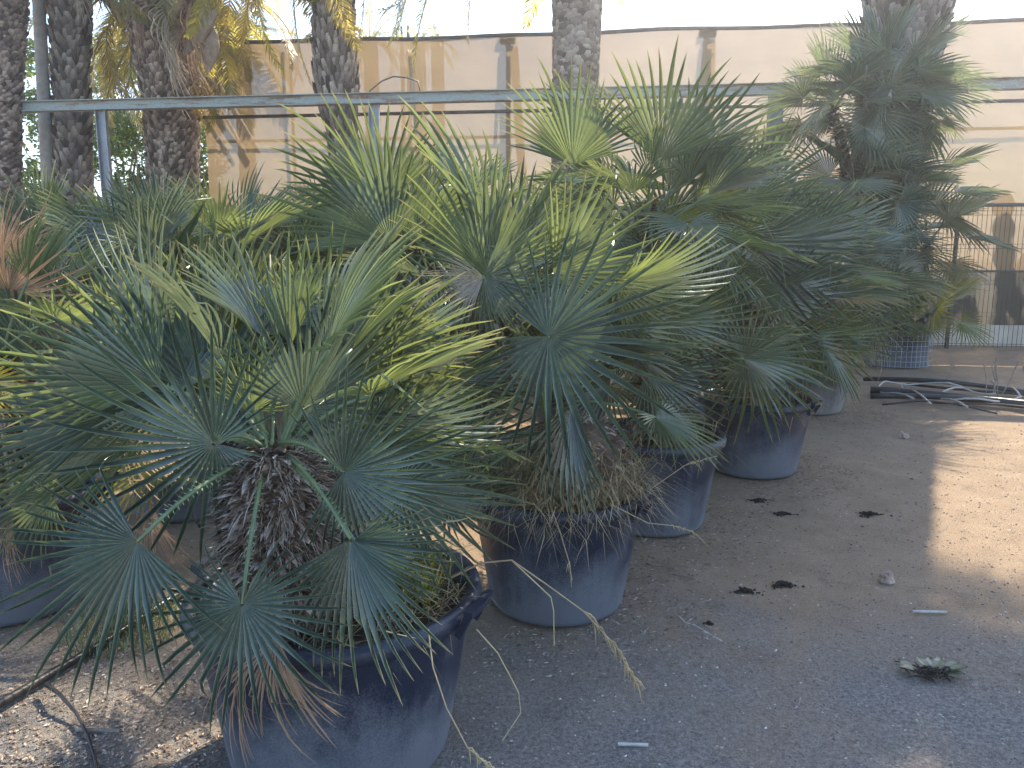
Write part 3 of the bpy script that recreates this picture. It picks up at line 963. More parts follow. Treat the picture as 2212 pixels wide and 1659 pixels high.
for s_ in [(110, 1070, pL.y-0.5, 190, -4, 20, 0.34, 'open', 'green', 1), (350, 985, pL.y-0.2, -160, 0, 30, 0.34, 'open', 'lime', 0), (60, 760, pL.y, 130, 4, 20, 0.5, 'half', 'green', 0), (240, 720, pL.y+0.2, 70, 4, 20, 0.5, 'half', 'green', 1)]:
    X, Y, d, th, tau, roll, r, kd, mt, k = s_
    hero(PLm, X, Y, d, th, tau, roll, r, kd, mt, hL, k=k)
crown(PLm, hL, 26, (0.35, 0.5), (0.38, 0.48), (75, -10), skip=(240, 330))

# ------------------------------------------------------------------ tall palms
def boot_trunk(mb, pts, rads, bw=0.11, bh=0.13, out=0.05, jit=0.3, up=1.0):
    pts = [Vector(p) for p in pts]
    Ls = [0]
    for a, b in zip(pts[:-1], pts[1:]): Ls.append(Ls[-1]+(b-a).length)
    def ev(s):
        for i in range(len(pts)-1):
            if s <= Ls[i+1] or i == len(pts)-2:
                t = (s-Ls[i])/(Ls[i+1]-Ls[i])
                return pts[i].lerp(pts[i+1], t), (pts[i+1]-pts[i]).normalized(), rads[i]+(rads[i+1]-rads[i])*t
    n = max(8, int(Ls[-1]/0.12)); core = [ev(Ls[-1]*i/n) for i in range(n+1)]
    mb.tube([c[0] for c in core], [c[2] for c in core], 16, tint=0.12)
    s = 0.0; row_ = 0
    while s < Ls[-1]:
        c, d, r = ev(s)
        x = d.cross(Vector((0, 1, 0.1))).normalized(); y = d.cross(x)
        nb = max(6, int(2*PI*r/bw))
        for k in range(nb):
            a = 2*PI*(k+0.5*(row_ % 2))/nb + random.uniform(-jit, jit)*0.25
            o = x*math.cos(a)+y*math.sin(a); t = d.cross(o)
            w = bw*0.62*random.uniform(0.7, 1.15); h = bh*random.uniform(0.8, 1.5); q = out*random.uniform(0.35, 1.4)
            p = c + o*(r-0.008) + d*random.uniform(-0.2, 0.2)*bh
            tw = t*random.uniform(-0.35, 0.35)*w
            ctop = random.random()
            lo = p - d*h*0.55
            V = [lo, p-t*w+d*h*0.05, p+t*w+d*h*0.05, p+o*q+d*h*0.25*up+tw*0.5, p-t*w*0.55+d*h*0.75*up+o*q*0.9+tw, p+t*w*0.45+d*h*0.8*up+o*q*1.1+tw, p+d*h*0.45]
            T = [(0, ctop*0.4, 0), (0, ctop*0.6, 0), (0, ctop*0.6, 0), (0, ctop*0.9, 0), (0, min(1, ctop*1.1), 0), (0, min(1, ctop*1.1), 0), (0, 0.05, 0)]
            mb.add(V, [(0, 3, 1), (0, 2, 3), (1, 3, 4), (2, 5, 3), (3, 5, 4), (1, 4, 6), (2, 6, 5), (4, 5, 6)], T)
        s += bh*0.62; row_ += 1

FR = {}
def frond_mesh(mat, k):
    key = (mat, k)
    if key in FR: return FR[key]
    g = random.Random(40+k)
    bend = (0.9, 1.5, 2.1, 2.6)[k % 4]
    mb = MB()
    L, n = 3.0, 62
    pts, dirs = [], []
    p = Vector((0, 0, 0)); e = 0.0
    for i in range(n+1):
        t = i/n
        e = -bend*t**1.3
        d = Vector((0, math.cos(e), math.sin(e)))
        pts.append(p.copy()); dirs.append(d)
        p = p + d*(L/n)
    mb.tube(pts[::3], [0.022*(1-0.85*i/len(pts[::3])) for i in range(len(pts[::3]))], 5, tint=0.9)
    for i in range(6, n+1):
        t = i/n
        for rep in (0, 1):
            for s in (-1, 1):
                ln = 0.42*math.sin(PI*min(1, 0.12+t*0.86))**0.6*g.uniform(0.85, 1.1)
                d = dirs[i]; up = Vector((1, 0, 0)).cross(d)*1.0
                ld = (Vector((s, 0, 0))*g.uniform(0.55, 0.8) + d*g.uniform(0.5, 0.85) + up*g.uniform(-0.1, 0.35)).normalized()
                q0 = pts[i] + d*(L/n)*0.5*rep
                gr = Vector((0, 0, -1))
                w = 0.011*g.uniform(0.8, 1.2)
                wd = ld.cross(up).normalized()
                q1 = q0 + ld*ln*0.5; q2 = q1 + (ld+gr*g.uniform(0.15, 0.5)).normalized()*ln*0.5
                c = g.random()
                mb.add([q0-wd*w*0.5, q0+wd*w*0.5, q1-wd*w, q1+wd*w, q2], [(0, 1, 3, 2), (2, 3, 4)], [(0.2, c, 0), (0.2, c, 0), (0.5, c, 0), (0.5, c, 0), (0.95, c, 0)])
    FR[key] = mb.mesh('frond', mat)
    return FR[key]
def add_frond(root, C, az, el, s, mat, k, roll=0.0, name='frond'):
    A = Vector((math.cos(az)*math.cos(el), math.sin(az)*math.cos(el), math.sin(el)))
    side = A.cross(Vector((0, 0, 1)))
    if side.length < 0.02: side = Vector((1, 0, 0))
    Nn = side.cross(A)
    Nn = Matrix.Rotation(roll, 3, A) @ Nn
    return part(name, frond_mesh(mat, k), root, True, Matrix.Translation(C) @ frame(A, Nn) @ Matrix.Scale(s, 4))
def date_crown(root, C, n, s=1.0, el=(80, -45), mats=('date', 'date', 'gold'), az0=0, off=0.25):
    for i in range(n):
        u = (i+0.5)/n
        az = az0+i*2.39996
        e = rad(el[0]+(el[1]-el[0])*u+random.uniform(-6, 6))
        h = Vector((math.cos(az), math.sin(az), 0))
        add_frond(root, C+h*off*u, az, e, s*random.uniform(0.85, 1.1), random.choice(mats), random.randrange(4), random.uniform(-0.5, 0.5))

GT = 'tall palm trunks behind the potted palms'
def px_r(w, d): return w/FD*d/2
def tall(label, name, path, mat, crown_kind, bw=0.11, bh=0.13, out=0.05, top=None, top_at=None, n=26, s=1.0, cat='palm tree', grp=GT, az0=0, ctop=None):
    """path = [(X, Y, depth, width px)...] from low to high, carried on down to the ground and up to the crown"""
    P = [at(X, Y, d) for X, Y, d, w in path]
    R = [px_r(w, d)-out*0.75 for X, Y, d, w in path]
    lowd = (P[1]-P[0]).normalized()
    base = P[0] - lowd*(P[0].z/lowd.z)
    pts, rs = [base]+P, [R[0]*1.05]+R
    if top:
        d = (P[-1]-P[-2]).normalized(); d = (d+Vector((-0.13, 0, 2))).normalized()
        pts.append(Vector(top_at) if top_at else P[-1]+d*((top-P[-1].z)/d.z)); rs.append(R[-1])
    t = thing(name, label, cat, base, grp)
    m = MB(); boot_trunk(m, pts, rs, bw, bh, out)
    part('trunk', m.mesh('trunk', mat), t)
    C = pts[-1]
    if crown_kind == 'date':
        date_crown(t, C, n, s, az0=az0)
    elif crown_kind == 'fan':
        crown(t, C, n, (0.9*s, 1.3*s), (0.85*s, 1.05*s), (80, -45), mats=('green', 'green', 'lime'), spread=0.3, pr=0.02, az0=az0, dead=0.1)
    return t, C
T1, C1 = tall('brown ridged palm trunk cut off by the left edge', 'palm_tree', [(8, 330, 13.0, 66), (10, 150, 13.0, 72), (12, 0, 13.0, 84)], 'boots_brown', 'fan', 0.10, 0.07, 0.04, 6.9, n=24, az0=1)
T3, C3 = tall('boot covered trunk between the thin smooth trunk and the steel post', 'palm_tree', [(160, 395, 14.0, 72), (156, 240, 14.0, 72), (152, 100, 14.0, 76), (150, 0, 14.0, 80)], 'boots', 'fan', 0.12, 0.15, 0.06, 7.4, n=24, az0=2)
T4, C4 = tall('trunk swelling at the top with hanging dry leaves and brown spathes', 'palm_tree', [(364, 400, 13.6, 88), (362, 240, 13.6, 90), (358, 170, 13.6, 108), (352, 90, 13.6, 128), (352, 0, 13.6, 132)], 'boots_brown', 'date', 0.10, 0.09, 0.05, 6.9, n=26, s=0.9, az0=0.2)
T5, C5 = tall('grey boot covered trunk rising against the left half of the beige net', 'palm_tree', [(738, 285, 13.7, 66), (728, 200, 13.7, 92), (722, 100, 13.7, 92), (722, 0, 13.7, 86)], 'boots', 'date', 0.10, 0.17, 0.05, 7.7, n=34, az0=0.9)
T6, C6 = tall('smoother thick grey trunk rising against the middle of the beige net', 'palm_tree', [(1243, 200, 13.3, 96), (1245, 100, 13.3, 100), (1247, 0, 13.3, 104)], 'boots', 'date', 0.14, 0.08, 0.016, 8.4, n=34, az0=0.3)
T7, C7 = tall('leaning thick trunk behind the several headed fan palm, top right', 'palm_tree', [(1905, 500, 12.0, 120), (1925, 250, 12.0, 140), (1962, 0, 12.0, 172)], 'boots', 'fan', 0.12, 0.13, 0.05, 9.0, (5.72, 12.25, 9.0), 60, 0.66, az0=0.3)
for k_ in range(5):  # unseen extra leaves, added to cast a band of shade on the ground
    P_ = C7+Vector((0.65+0.12*k_, -0.20+0.1*(k_ % 3), 0.1*(k_ % 2)))
    add_leaf(T7, P_, Vector((1, 0.1+0.12*k_-0.2, -0.15)), sdir+Vector((0, 0, 0.3*(k_ % 2))), 0.85, 'open', 'green', C7, pr=0.02)
# thin smooth trunk
t2 = thing('palm_tree', 'thin smooth pale ringed trunk beside the boot covered trunk', 'palm tree', atz(105, 760, 0), GT)
m = MB()
pb = at(108, 400, 13.9); pt = at(92, 30, 13.9)
bs = pb-(pt-pb)*((pb.z)/(pt.z-pb.z))
n = 150
pp = [bs.lerp(pt+Vector((0, 0, 1.2)), i/n) for i in range(n+1)]
m.tube(pp, [0.118*(1.0+0.05*(i % 4 == 0)-0.2*i/n) for i in range(n+1)], 14)
t2.matrix_basis = Matrix.Translation(bs)
part('trunk', m.mesh('trunk', 'ringed', True), t2)
crown(t2, pp[-1], 20, (0.5, 0.8), (0.6, 0.8), (80, -40), mats=('green', 'blue'), spread=0.1, pr=0.012)
# dry skirt and spathes of trunk 4
for (X, Y, th, r, k) in [(385, 10, 268, 1.5, 0), (415, 0, 280, 1.4, 1), (400, 60, 262, 1.2, 0), (335, 0, 255, 1.0, 1), (425, 60, 275, 1.0, 1)]:
    hero(T4, X, Y, 13.1, th, 0, random.uniform(30, 70), r, 'dead', 'dry' if k else 'grey_dry', at(365, -60, 13.4), k=k, name='dry_leaf', pmat='dry', pr=0.02, sag=0)
for (X, Y, th, L) in [(378, 8, 250, 0.42), (432, 70, 235, 0.5), (455, 110, 262, 0.4)]:
    m = MB(); c = at(X, Y, 13.0)
    a = rad(th); d = RGT*math.cos(a)+UPV*math.sin(a); w = d.cross(FWD)
    vs, fs = [], []
    for j in range(9):
        t = j/8; rr = 0.15*math.sin(PI*t)**0.7*(1-0.25*t)+0.004
        for i in range(8):
            q = 2*PI*i/8
            vs.append(c + d*(t-0.5)*L*1.9 + w*rr*math.cos(q) - FWD*rr*0.45*math.sin(q))
    for j in range(8):
        for i in range(8):
            a_, b_ = j*8+i, j*8+(i+1) % 8
            fs.append((a_, b_, b_+8, a_+8))
    m.add(vs, fs)
    part('spathe', m.mesh('spathe', 'spathe', True), T4)
# date palms filling the upper left
TD, CD = tall('date palm with golden backlit fronds hanging behind the swelling trunk', 'palm_tree', [(408, 400, 15.6, 44), (408, 200, 15.6, 44)], 'boots', None, 0.1, 0.1, 0.03, 6.4, grp=GT)
date_crown(TD, CD, 34, 1.0, (70, -60), ('gold', 'date', 'date'), 0.5)
for az, el, k in [(200, -10, 2), (215, 10, 3), (180, -25, 2), (195, 20, 3), (240, 0, 3), (230, -30, 2), (320, -40, 3), (170, 5, 3)]:
    add_frond(TD, CD, rad(az), rad(el), 1.1, random.choice(('gold', 'date')), k)
for az, el, k, s in [(185, -50, 2, 0.9), (165, -60, 1, 0.8), (350, -62, 1, 0.9)]:
    add_frond(TD, CD+Vector((-0.1, -0.2, -0.3)), rad(az), rad(el), s, 'dry', k, name='dry_frond')
for (Tx, Cx, lst) in ((T6, C6, [(184, -35, 0, 1.6), (181, -28, 0, 1.5), (176, -42, 0, 1.3), (200, -30, 0, 1.3), (190, -20, 1, 1.2)]), (T5, C5, [(190, -62, 0, 1.15), (200, -70, 0, 1.05), (182, -30, 0, 1.15), (195, -22, 0, 1.2), (172, -40, 0, 1.2), (210, -38, 1, 1.2), (0, -60, 0, 0.95), (340, -66, 0, 0.9), (186, -14, 1, 1.2)])):
    for az, el, k, sc in lst:
        add_frond(Tx, Cx, rad(az), rad(el), sc, random.choice(('date', 'date', 'gold')), k)
# far palms above the net
for i, (X, Y, d, s, lb) in enumerate([(800, 75, 22, 0.8, 'far palm crown showing over the net right of the grey trunk'), (905, 80, 26, 0.5, 'small dark palm top over the net, left one of the pair'), (945, 78, 26, 0.55, 'small dark palm top over the net, right one of the pair'), (520, 60, 20, 0.9, 'far palm crown over the left end of the net')]):
    p = at(X, Y+15, d)
    t = thing('palm_tree', lb, 'palm tree', (p.x, p.y, 0), 'far palms beyond the net')
    m = MB(); boot_trunk(m, [Vector((p.x, p.y, 0)), p], [0.2, 0.17], 0.2, 0.25, 0.03)
    part('trunk', m.mesh('trunk', 'boots'), t)
    date_crown(t, p, 20, s*0.6, (75, -30), ('date',), i)
# cypress-like tips above net
for X, w, hgt in [(868, 9, 26), (882, 12, 28)]:
    d = 30; b = at(X, 90, d); top = at(X, 90-hgt-5, d)
    t = thing('cypress', 'narrow dark tree tip above the net, %s of two' % ('left' if X < 875 else 'right'), 'tree', (b.x, b.y, 0), 'narrow tree tips beyond the net')
    m = MB(); m.tube([Vector((b.x, b.y, 0)), b], [0.12, 0.08], 6); part('trunk', m.mesh('trunk', 'boots_brown'), t)
    m = MB()
    for i in range(700):
        z = random.random(); a = random.uniform(0, 6.28); rr = w/FD*d/2*(1-z**2)*random.uniform(0.4, 1.1)
        c = Vector((b.x+rr*math.cos(a), b.y+rr*math.sin(a), b.z-1.2+(top.z-b.z+1.2)*z)); q = 0.07
        v1 = Vector((random.uniform(-1, 1), random.uniform(-1, 1), 1)).normalized()*q; v2 = Vector((random.uniform(-1, 1), random.uniform(-1, 1), 0))*q*0.6
        m.add([c-v1, c+v2, c+v1, c-v2], [(0, 1, 2, 3)], (0.3, random.random(), 0))
    part('crown', m.mesh('crown', 'shrub'), t)

# ------------------------------------------------------------------ shrubs behind, left
def shrub(label, X, d, wpx, ytop, seed, n=9000, grp='dark shrubs behind the trunks'):
    random.seed(seed)
    c = at(X, ytop, d); R = wpx/FD*d/2; Hh = c.z
    t = thing('shrub', label, 'shrub', (c.x, d, 0), grp)
    m = MB(); cl = []
    for i in range(9):
        a = random.uniform(0, 6.28); q = Vector((c.x+R*0.6*math.cos(a), d+R*0.5*math.sin(a), Hh*random.uniform(0.5, 0.9)))
        m.tube([Vector((c.x, d, 0)), Vector((c.x, d, 0)).lerp(q, 0.5)+Vector((0, 0, 0.3)), q], [0.05, 0.03, 0.01], 5)
    part('stem', m.mesh('stem', 'boots_brown'), t)
    m = MB()
    for i in range(46):
        a = random.uniform(0, 6.28); rr = R*random.random()**0.5
        cl.append((Vector((c.x+rr*math.cos(a), d+rr*math.sin(a)*0.8, Hh*random.uniform(0.1, 0.95))), random.uniform(0.25, 0.5)))
    for i in range(n):
        p, q = random.choice(cl)
        v = Vector((random.gauss(0, 1), random.gauss(0, 1), random.gauss(0, 1))).normalized()*q*random.uniform(0.6, 1.05)
        p = p+v; s = random.uniform(0.04, 0.075)
        a1 = Vector((random.gauss(0, 1), random.gauss(0, 1), random.gauss(0, 0.6))).normalized(); a2 = a1.orthogonal().normalized()
        m.add([p-a1*s, p+a2*s*0.45, p+a1*s, p-a2*s*0.45], [(0, 1, 2, 3)], (random.uniform(0, 0.8), random.random(), 0))
    part('foliage', m.mesh('foliage', 'shrub'), t)
shrub('dark shrub at the left between the brown trunk and thin trunk', 70, 17.5, 260, 120, 1, 11000)
shrub('dark leafy shrub between the steel post and the swelling trunk', 275, 17.0, 230, 230, 2, 10000)
shrub('lighter leafy shrub just left of the edge of the beige net', 420, 17.5, 120, 200, 3, 5000)
shrub('big dark shrub far back behind the date palm fronds', 200, 20.0, 520, 60, 4, 16000)
random.seed(99)

# ------------------------------------------------------------------ net wall
NL, NR = at(432, 95, 15.3), at(2300, 40, 13.6)
ux = Vector((NR.x-NL.x, NR.y-NL.y, 0)); WL = ux.length; ux.normalize(); un = Vector((-ux.y, ux.x, 0))   # un points away from the camera
if un.y < 0: un = -un
NB = Vector((NL.x, NL.y, 0))
def wallp(s, z, o=0.0): return NB + ux*s + un*o + Vector((0, 0, z))
def s_at(X):          # distance along the wall under picture column X
    r = ray(X, 550); k = (X-CX)/FD/math.cos(PITCH)
    # solve (NB + ux s).x = k' * y  (approximately, horizon row)
    return (k*NB.y-NB.x)/(ux.x-k*ux.y)
wall = thing('net_wall', 'long beige shade net wall on a steel frame behind the palms', 'net wall', NB)
WEND = WL+4
m = MB(); nxs, nzs = 170, 40
def edge_z(s):
    return NL.z + (NR.z-NL.z)*s/WL + 0.015*math.sin(s*0.75+1) - 0.012*(1-math.cos(s*2.2))
vs, fs = [], []
for j in range(nzs+1):
    for i in range(nxs+1):
        s = WEND*i/nxs; z = 2.42+(edge_z(s)-2.42)*j/nzs
        o = 0.07*noise.noise(Vector((s*0.6, z*0.8, 0))) + 0.03*noise.noise(Vector((s*3+z*2, z*1.5, 5)))
        vs.append(wallp(s, z, o))
for j in range(nzs):
    for i in range(nxs):
        a = j*(nxs+1)+i; fs.append((a, a+1, a+nxs+2, a+nxs+1))
m.add(vs, fs); part('upper_net', m.mesh('upper_net', 'cloth', True), wall)
m = MB(); vs, fs = [], []
for j in range(11):
    for i in range(nxs+1):
        s = WEND*i/nxs; z = 1.30+1.14*j/10
        vs.append(wallp(s, z, 0.05+0.03*noise.noise(Vector((s, z, 3)))))
for j in range(10):
    for i in range(nxs):
        a = j*(nxs+1)+i; fs.append((a, a+1, a+nxs+2, a+nxs+1))
m.add(vs, fs); part('middle_net', m.mesh('middle_net', 'cloth', True), wall)
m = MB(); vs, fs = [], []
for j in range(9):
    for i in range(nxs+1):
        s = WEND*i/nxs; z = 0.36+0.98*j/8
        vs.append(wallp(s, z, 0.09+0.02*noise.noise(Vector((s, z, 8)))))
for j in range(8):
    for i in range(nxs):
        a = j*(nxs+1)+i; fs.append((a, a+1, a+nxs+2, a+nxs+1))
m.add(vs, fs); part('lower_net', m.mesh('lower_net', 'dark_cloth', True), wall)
m = MB(); m.box(wallp(WEND/2, 0.18, 0.12), (WEND, 0.16, 0.36), Matrix.Rotation(math.atan2(ux.y, ux.x), 3, 'Z'))
part('plinth', m.mesh('plinth', 'cement'), wall)
# top rail follows the slightly wavy edge
m = MB(); m.tube([wallp(s, edge_z(s)+0.01, -0.01) for s in np.linspace(0, WEND, 60)], 0.035, 8)
part('top_rail', m.mesh('top_rail', 'dark_steel', True), wall)
for z, o, r in ((4.15, -0.05, 0.032), (3.75, 0.25, 0.03), (2.44, -0.04, 0.035), (1.31, -0.02, 0.02)):
    m = MB(); m.tube([wallp(0, z, o), wallp(WEND, z, o)], r, 8); part('rail', m.mesh('rail', 'dark_steel', True), wall)
for X, wd in [(436, 0.10), (650, 0.05), (1096, 0.09), (1500, 0.08), (1925, 0.08), (2300, 0.08)]:
    s = s_at(X); m = MB()
    m.bar(wallp(s, 0.36, 0.2), wallp(s, edge_z(s)-0.02, 0.2), wd, wd, Vector((0, 1, 0)))
    part('post', m.mesh('post', 'galv'), wall)
    if X in (1096, 1500):
        m = MB(); m.bar(wallp(s-0.05, 4.0, 0.5), wallp(s-0.02, edge_z(s)-0.1, 0.3), 0.05, 0.05, Vector((0, 1, 0)))
        m.bar(wallp(s+0.35, 0.4, 1.2), wallp(s+0.08, edge_z(s)-0.1, 0.32), 0.16, 0.10, Vector((0, 1, 0)))
        part('brace', m.mesh('brace', 'galv'), wall)
        m = MB(); m.bar(wallp(s-0.14, edge_z(s)-0.05, 0.12), wallp(s+0.15, edge_z(s)-0.05, 0.12), 0.14, 0.10); part('post_cap', m.mesh('post_cap', 'dark_steel'), wall)
for X0, Y0, X1, Y1, w in [(440, 130, 560, 330, 0.08), (450, 190, 530, 330, 0.05), (905, 100, 920, 260, 0.05)]:
    s0, s1 = s_at(X0), s_at(X1); d0 = wallp(s0, 0).y; d1 = wallp(s1, 0).y
    m = MB(); m.bar(at(X0, Y0, d0+0.3), at(X1, Y1, d1+0.3), w, w); part('brace', m.mesh('brace', 'galv'), wall)
# prickly pears behind the net
def pear(label, X, d, ys, seed):
    rnd = random.Random(seed)
    t = thing('prickly_pear', label, 'cactus', (at(X, 600, d).x, d, 0), 'prickly pears behind the net')
    b = Vector((at(X, 600, d).x, d, 0)); m = MB(); todo = [(b, Vector((0, 0, 1)), 0)]
    def pad(p, d_, L):
        u = d_.normalized(); w = u.cross(Vector((0, 1, 0.2))).normalized(); nn = u.cross(w)
        vs, fs = [], []
        for j in range(9):
            q = j/8; rr = L*0.34*math.sin(PI*(0.06+0.9*q))**0.7
            for i in range(10):
                a = 2*PI*i/10; vs.append(p+u*L*q+w*rr*math.cos(a)+nn*rr*0.13*math.sin(a))
        for j in range(8):
            for i in range(10):
                a_, b_ = j*10+i, j*10+(i+1) % 10; fs.append((a_, b_, b_+10, a_+10))
        m.add(vs, fs)
        return p+u*L*0.9
    while todo:
        p, d_, lv = todo.pop()
        L = rnd.uniform(0.42, 0.6)
        e = pad(p, d_, L)
        if lv < ys:
            for q in range(rnd.choice((1, 2, 2))):
                todo.append((e-d_.normalized()*rnd.uniform(0, 0.15), d_+Vector((rnd.uniform(-0.9, 0.9), rnd.uniform(-0.2, 0.2), 0.4)), lv+1))
    part('pads', m.mesh('pads', 'cactus', True), t)
for i, (X, lv) in enumerate([(985, 5), (2110, 3), (2165, 5), (2225, 4), (2050, 2)]):
    s = s_at(X); d = wallp(s, 0).y+0.55
    pear(['tall prickly pear behind the net left of the middle', 'small prickly pear behind the lower net at the right', 'tall prickly pear behind the net near the right edge', 'prickly pear behind the net at the right edge', 'lowest prickly pear behind the caged palm at the right'][i], X, d, lv, 20+i)

# welded wire fence in front of the net
fence = thing('wire_fence', 'dark welded wire fence in front of the beige net', 'fence', wallp(0, 0, -0.45))
m = MB(); FZ = 2.38
ns = int(WEND/0.075)
for i in range(ns):
    s = i*0.075; a = wallp(s, 0.02, -0.45)
    m.bar(a, a+Vector((0, 0, FZ)), 0.006, 0.006, Vector((0, 1, 0)))
for z in (0.08, 0.55, 0.62, 1.10, 1.17, 1.7, 1.77, 2.25, 2.32):
    m.bar(wallp(0, z, -0.455), wallp(WEND, z, -0.455), 0.008, 0.008)
part('mesh_panel', m.mesh('mesh_panel', 'wire'), fence)
for X in (700, 1150, 1600, 2010):
    s = s_at(X); m = MB(); m.bar(wallp(s, 0, -0.5), wallp(s, FZ+0.05, -0.5), 0.05, 0.05, Vector((0, 1, 0))); part('post', m.mesh('post', 'wire'), fence)

# ------------------------------------------------------------------ rusty beam frame
B0, B1 = at(-120, 233, 13.2), at(2300, 179, 11.7)
beam = thing('steel_frame', 'rusty pale painted steel beam on grey posts crossing the whole picture', 'steel frame', (B0.x, B0.y, 0))
Ba, Bb = at(0, 233, 13.15), at(2212, 181, 11.75)
dd = (Bb-Ba).normalized(); Ba = Ba-dd*2; Bb = Bb+dd*3
m = MB(); m.bar(Ba, Bb, 0.10, 0.135)
m.bar(Ba+Vector((0, -0.03, 0.074)), Bb+Vector((0, -0.03, 0.074)), 0.17, 0.012)
m.bar(Ba+Vector((0, -0.03, -0.074)), Bb+Vector((0, -0.03, -0.074)), 0.17, 0.012)
part('beam', m.mesh('beam', 'rust'), beam)
for X, w in ((219, 0.15), (808, 0.15), (1676, 0.2)):
    t = (X/2212); p = at(0, 233, 13.15).lerp(at(2212, 181, 11.75), 0)
    # point of the beam under column X
    k = (X-CX)/FD
    lo, hi = 0.0, 1.0
    A_, B_ = at(0, 233, 13.15), at(2212, 181, 11.75)
    for _ in range(40):
        mid = (lo+hi)/2; q = A_.lerp(B_, mid)-CAM
        if q.dot(RGT)/q.dot(FWD) < k: lo = mid
        else: hi = mid
    q = A_.lerp(B_, lo)
    m = MB()
    m.bar((q.x, q.y, 0), (q.x, q.y, q.z-0.085), w, 0.012, Vector((0, 1, 0)))
    m.bar((q.x-w/2, q.y-0.03, 0), (q.x-w/2, q.y-0.03, q.z-0.085), 0.012, 0.09, Vector((0, 1, 0)))
    m.bar((q.x+w/2, q.y-0.03, 0), (q.x+w/2, q.y-0.03, q.z-0.085), 0.012, 0.09, Vector((0, 1, 0)))
    part('post', m.mesh('post', 'galv'), beam)
# hose hoop on the beam
m = MB(); hp = [(790, 215), (800, 195), (825, 175), (850, 165), (880, 168), (903, 176), (907, 195), (903, 214)]
m.tube([at(a, b, 12.75) for a, b in hp], 0.012, 6)
o = tag(link('hose', m.mesh('hose', 'dark_steel', True)), 'thin bent hose looping up above the beam right of the grey trunk', 'hose')

# ------------------------------------------------------------------ pipes and small things
rp = random.Random(5)
for i, (X0, Y0, X1, Y1, r, mt, lb) in enumerate([
    (1880, 842, 2300, 880, 0.045, 'pipe', 'thickest black pipe lying across the pipe pile'),
    (1885, 858, 2260, 872, 0.03, 'pipe', 'black pipe along the front of the pipe pile'),
    (1870, 820, 2230, 850, 0.03, 'pipe', 'black pipe along the back of the pipe pile'),
    (1960, 830, 2330, 862, 0.016, 'pipe', 'thin black pipe near the top of the pipe pile'),
    (2010, 868, 2300, 893, 0.012, 'pipe', 'thin black pipe at the bottom of the pipe pile'),
    (1900, 872, 2150, 892, 0.010, 'pipe', 'thinnest black pipe resting on bare ground before the pile')]):
    a, b = atz(X0, Y0, 0.03+r), atz(X1, Y1, 0.03+r)
    pts = [a.lerp(b, t)+Vector((0, 0.06*math.sin(t*5+i), 0.05*(i % 3)*math.sin(PI*t)*0.6)) for t in np.linspace(0, 1, 14)]
    m = MB(); m.tube(pts, r, 8)
    tag(link('pipe', m.mesh('pipe', mt, True)), lb, 'pipe', 'black irrigation pipes in a pile at the right')
for i, pts in enumerate([[(1975, 862), (1920, 850), (1895, 838), (1915, 826), (1990, 826), (2080, 836)], [(2090, 880), (2035, 862), (2030, 848), (2080, 840), (2150, 850)], [(2010, 872), (1960, 840), (1945, 830)], [(2050, 865), (2150, 868), (2205, 855), (2180, 838), (2140, 822)]]):
    m = MB(); P = [atz(a, b, 0.09) for a, b in pts]
    Q = []
    for k in range(len(P)-1):
        for t in (0, 0.33, 0.66): Q.append(P[k].lerp(P[k+1], t)+Vector((0, 0, 0.03*math.sin((k*3+t*3)))))
    m.tube(Q+[P[-1]], 0.011, 6)
    tag(link('hose', m.mesh('hose', 'pipe_pale', True)), ['sun bleached hose curling over the left end of the pipe pile', 'pale hose looping over the middle of the pipe pile', 'short pale hose sticking out of the pipe pile', 'pale hose bent sharply at the right of the pipe pile'][i], 'hose', 'pale hoses on the pipe pile')
# tangle of thin stems near the pipes
m = MB()
for (a, b, c, d_) in [(2150, 860, 2143, 790), (2143, 800, 2152, 775), (2130, 840, 2125, 785), (2155, 830, 2147, 782), (2215, 865, 2210, 790), (2160, 810, 2200, 780)]:
    p = atz(a, 860, 0.0); q = at(c, d_, p.y)
    m.tube([p, (p+q)/2+Vector((0.02, 0, 0)), q], 0.006, 5)
tag(link('dry_weed', m.mesh('dry_weed', 'stick')), 'dead upright weed stems standing in the pipe pile', 'weed')

# thick hose at lower left + branch
m = MB(); P = [atz(a, b, 0.03) for a, b in [(-150, 1600), (0, 1520), (120, 1450), (230, 1385), (350, 1305), (450, 1245)]]
m.tube(P, 0.017, 10); tag(link('irrigation_pipe', m.mesh('irrigation_pipe', 'pipe', True)), 'thick black irrigation pipe crossing the ground at the lower left', 'pipe')
m = MB(); P = [atz(a, b, z) for a, b, z in [(100, 1478, 0.04), (130, 1500, 0.05), (165, 1540, 0.03), (190, 1590, 0.015), (205, 1640, 0.01), (212, 1700, 0.01)]]
m.tube(P, [0.009, 0.007, 0.006, 0.005, 0.005, 0.005], 7); tag(link('drip_hose', m.mesh('drip_hose', 'pipe', True)), 'thin drip hose branching from the thick pipe at the lower left', 'hose')
m = MB(); P = [at(a, b, p1.y+0.35) for a, b in [(385, 1040), (400, 1080), (420, 1120), (440, 1150)]]
m.tube(P, 0.006, 6); tag(link('drip_hose', m.mesh('drip_hose', 'pipe', True)), 'thin black hose hanging behind the nearest palm stem', 'hose')

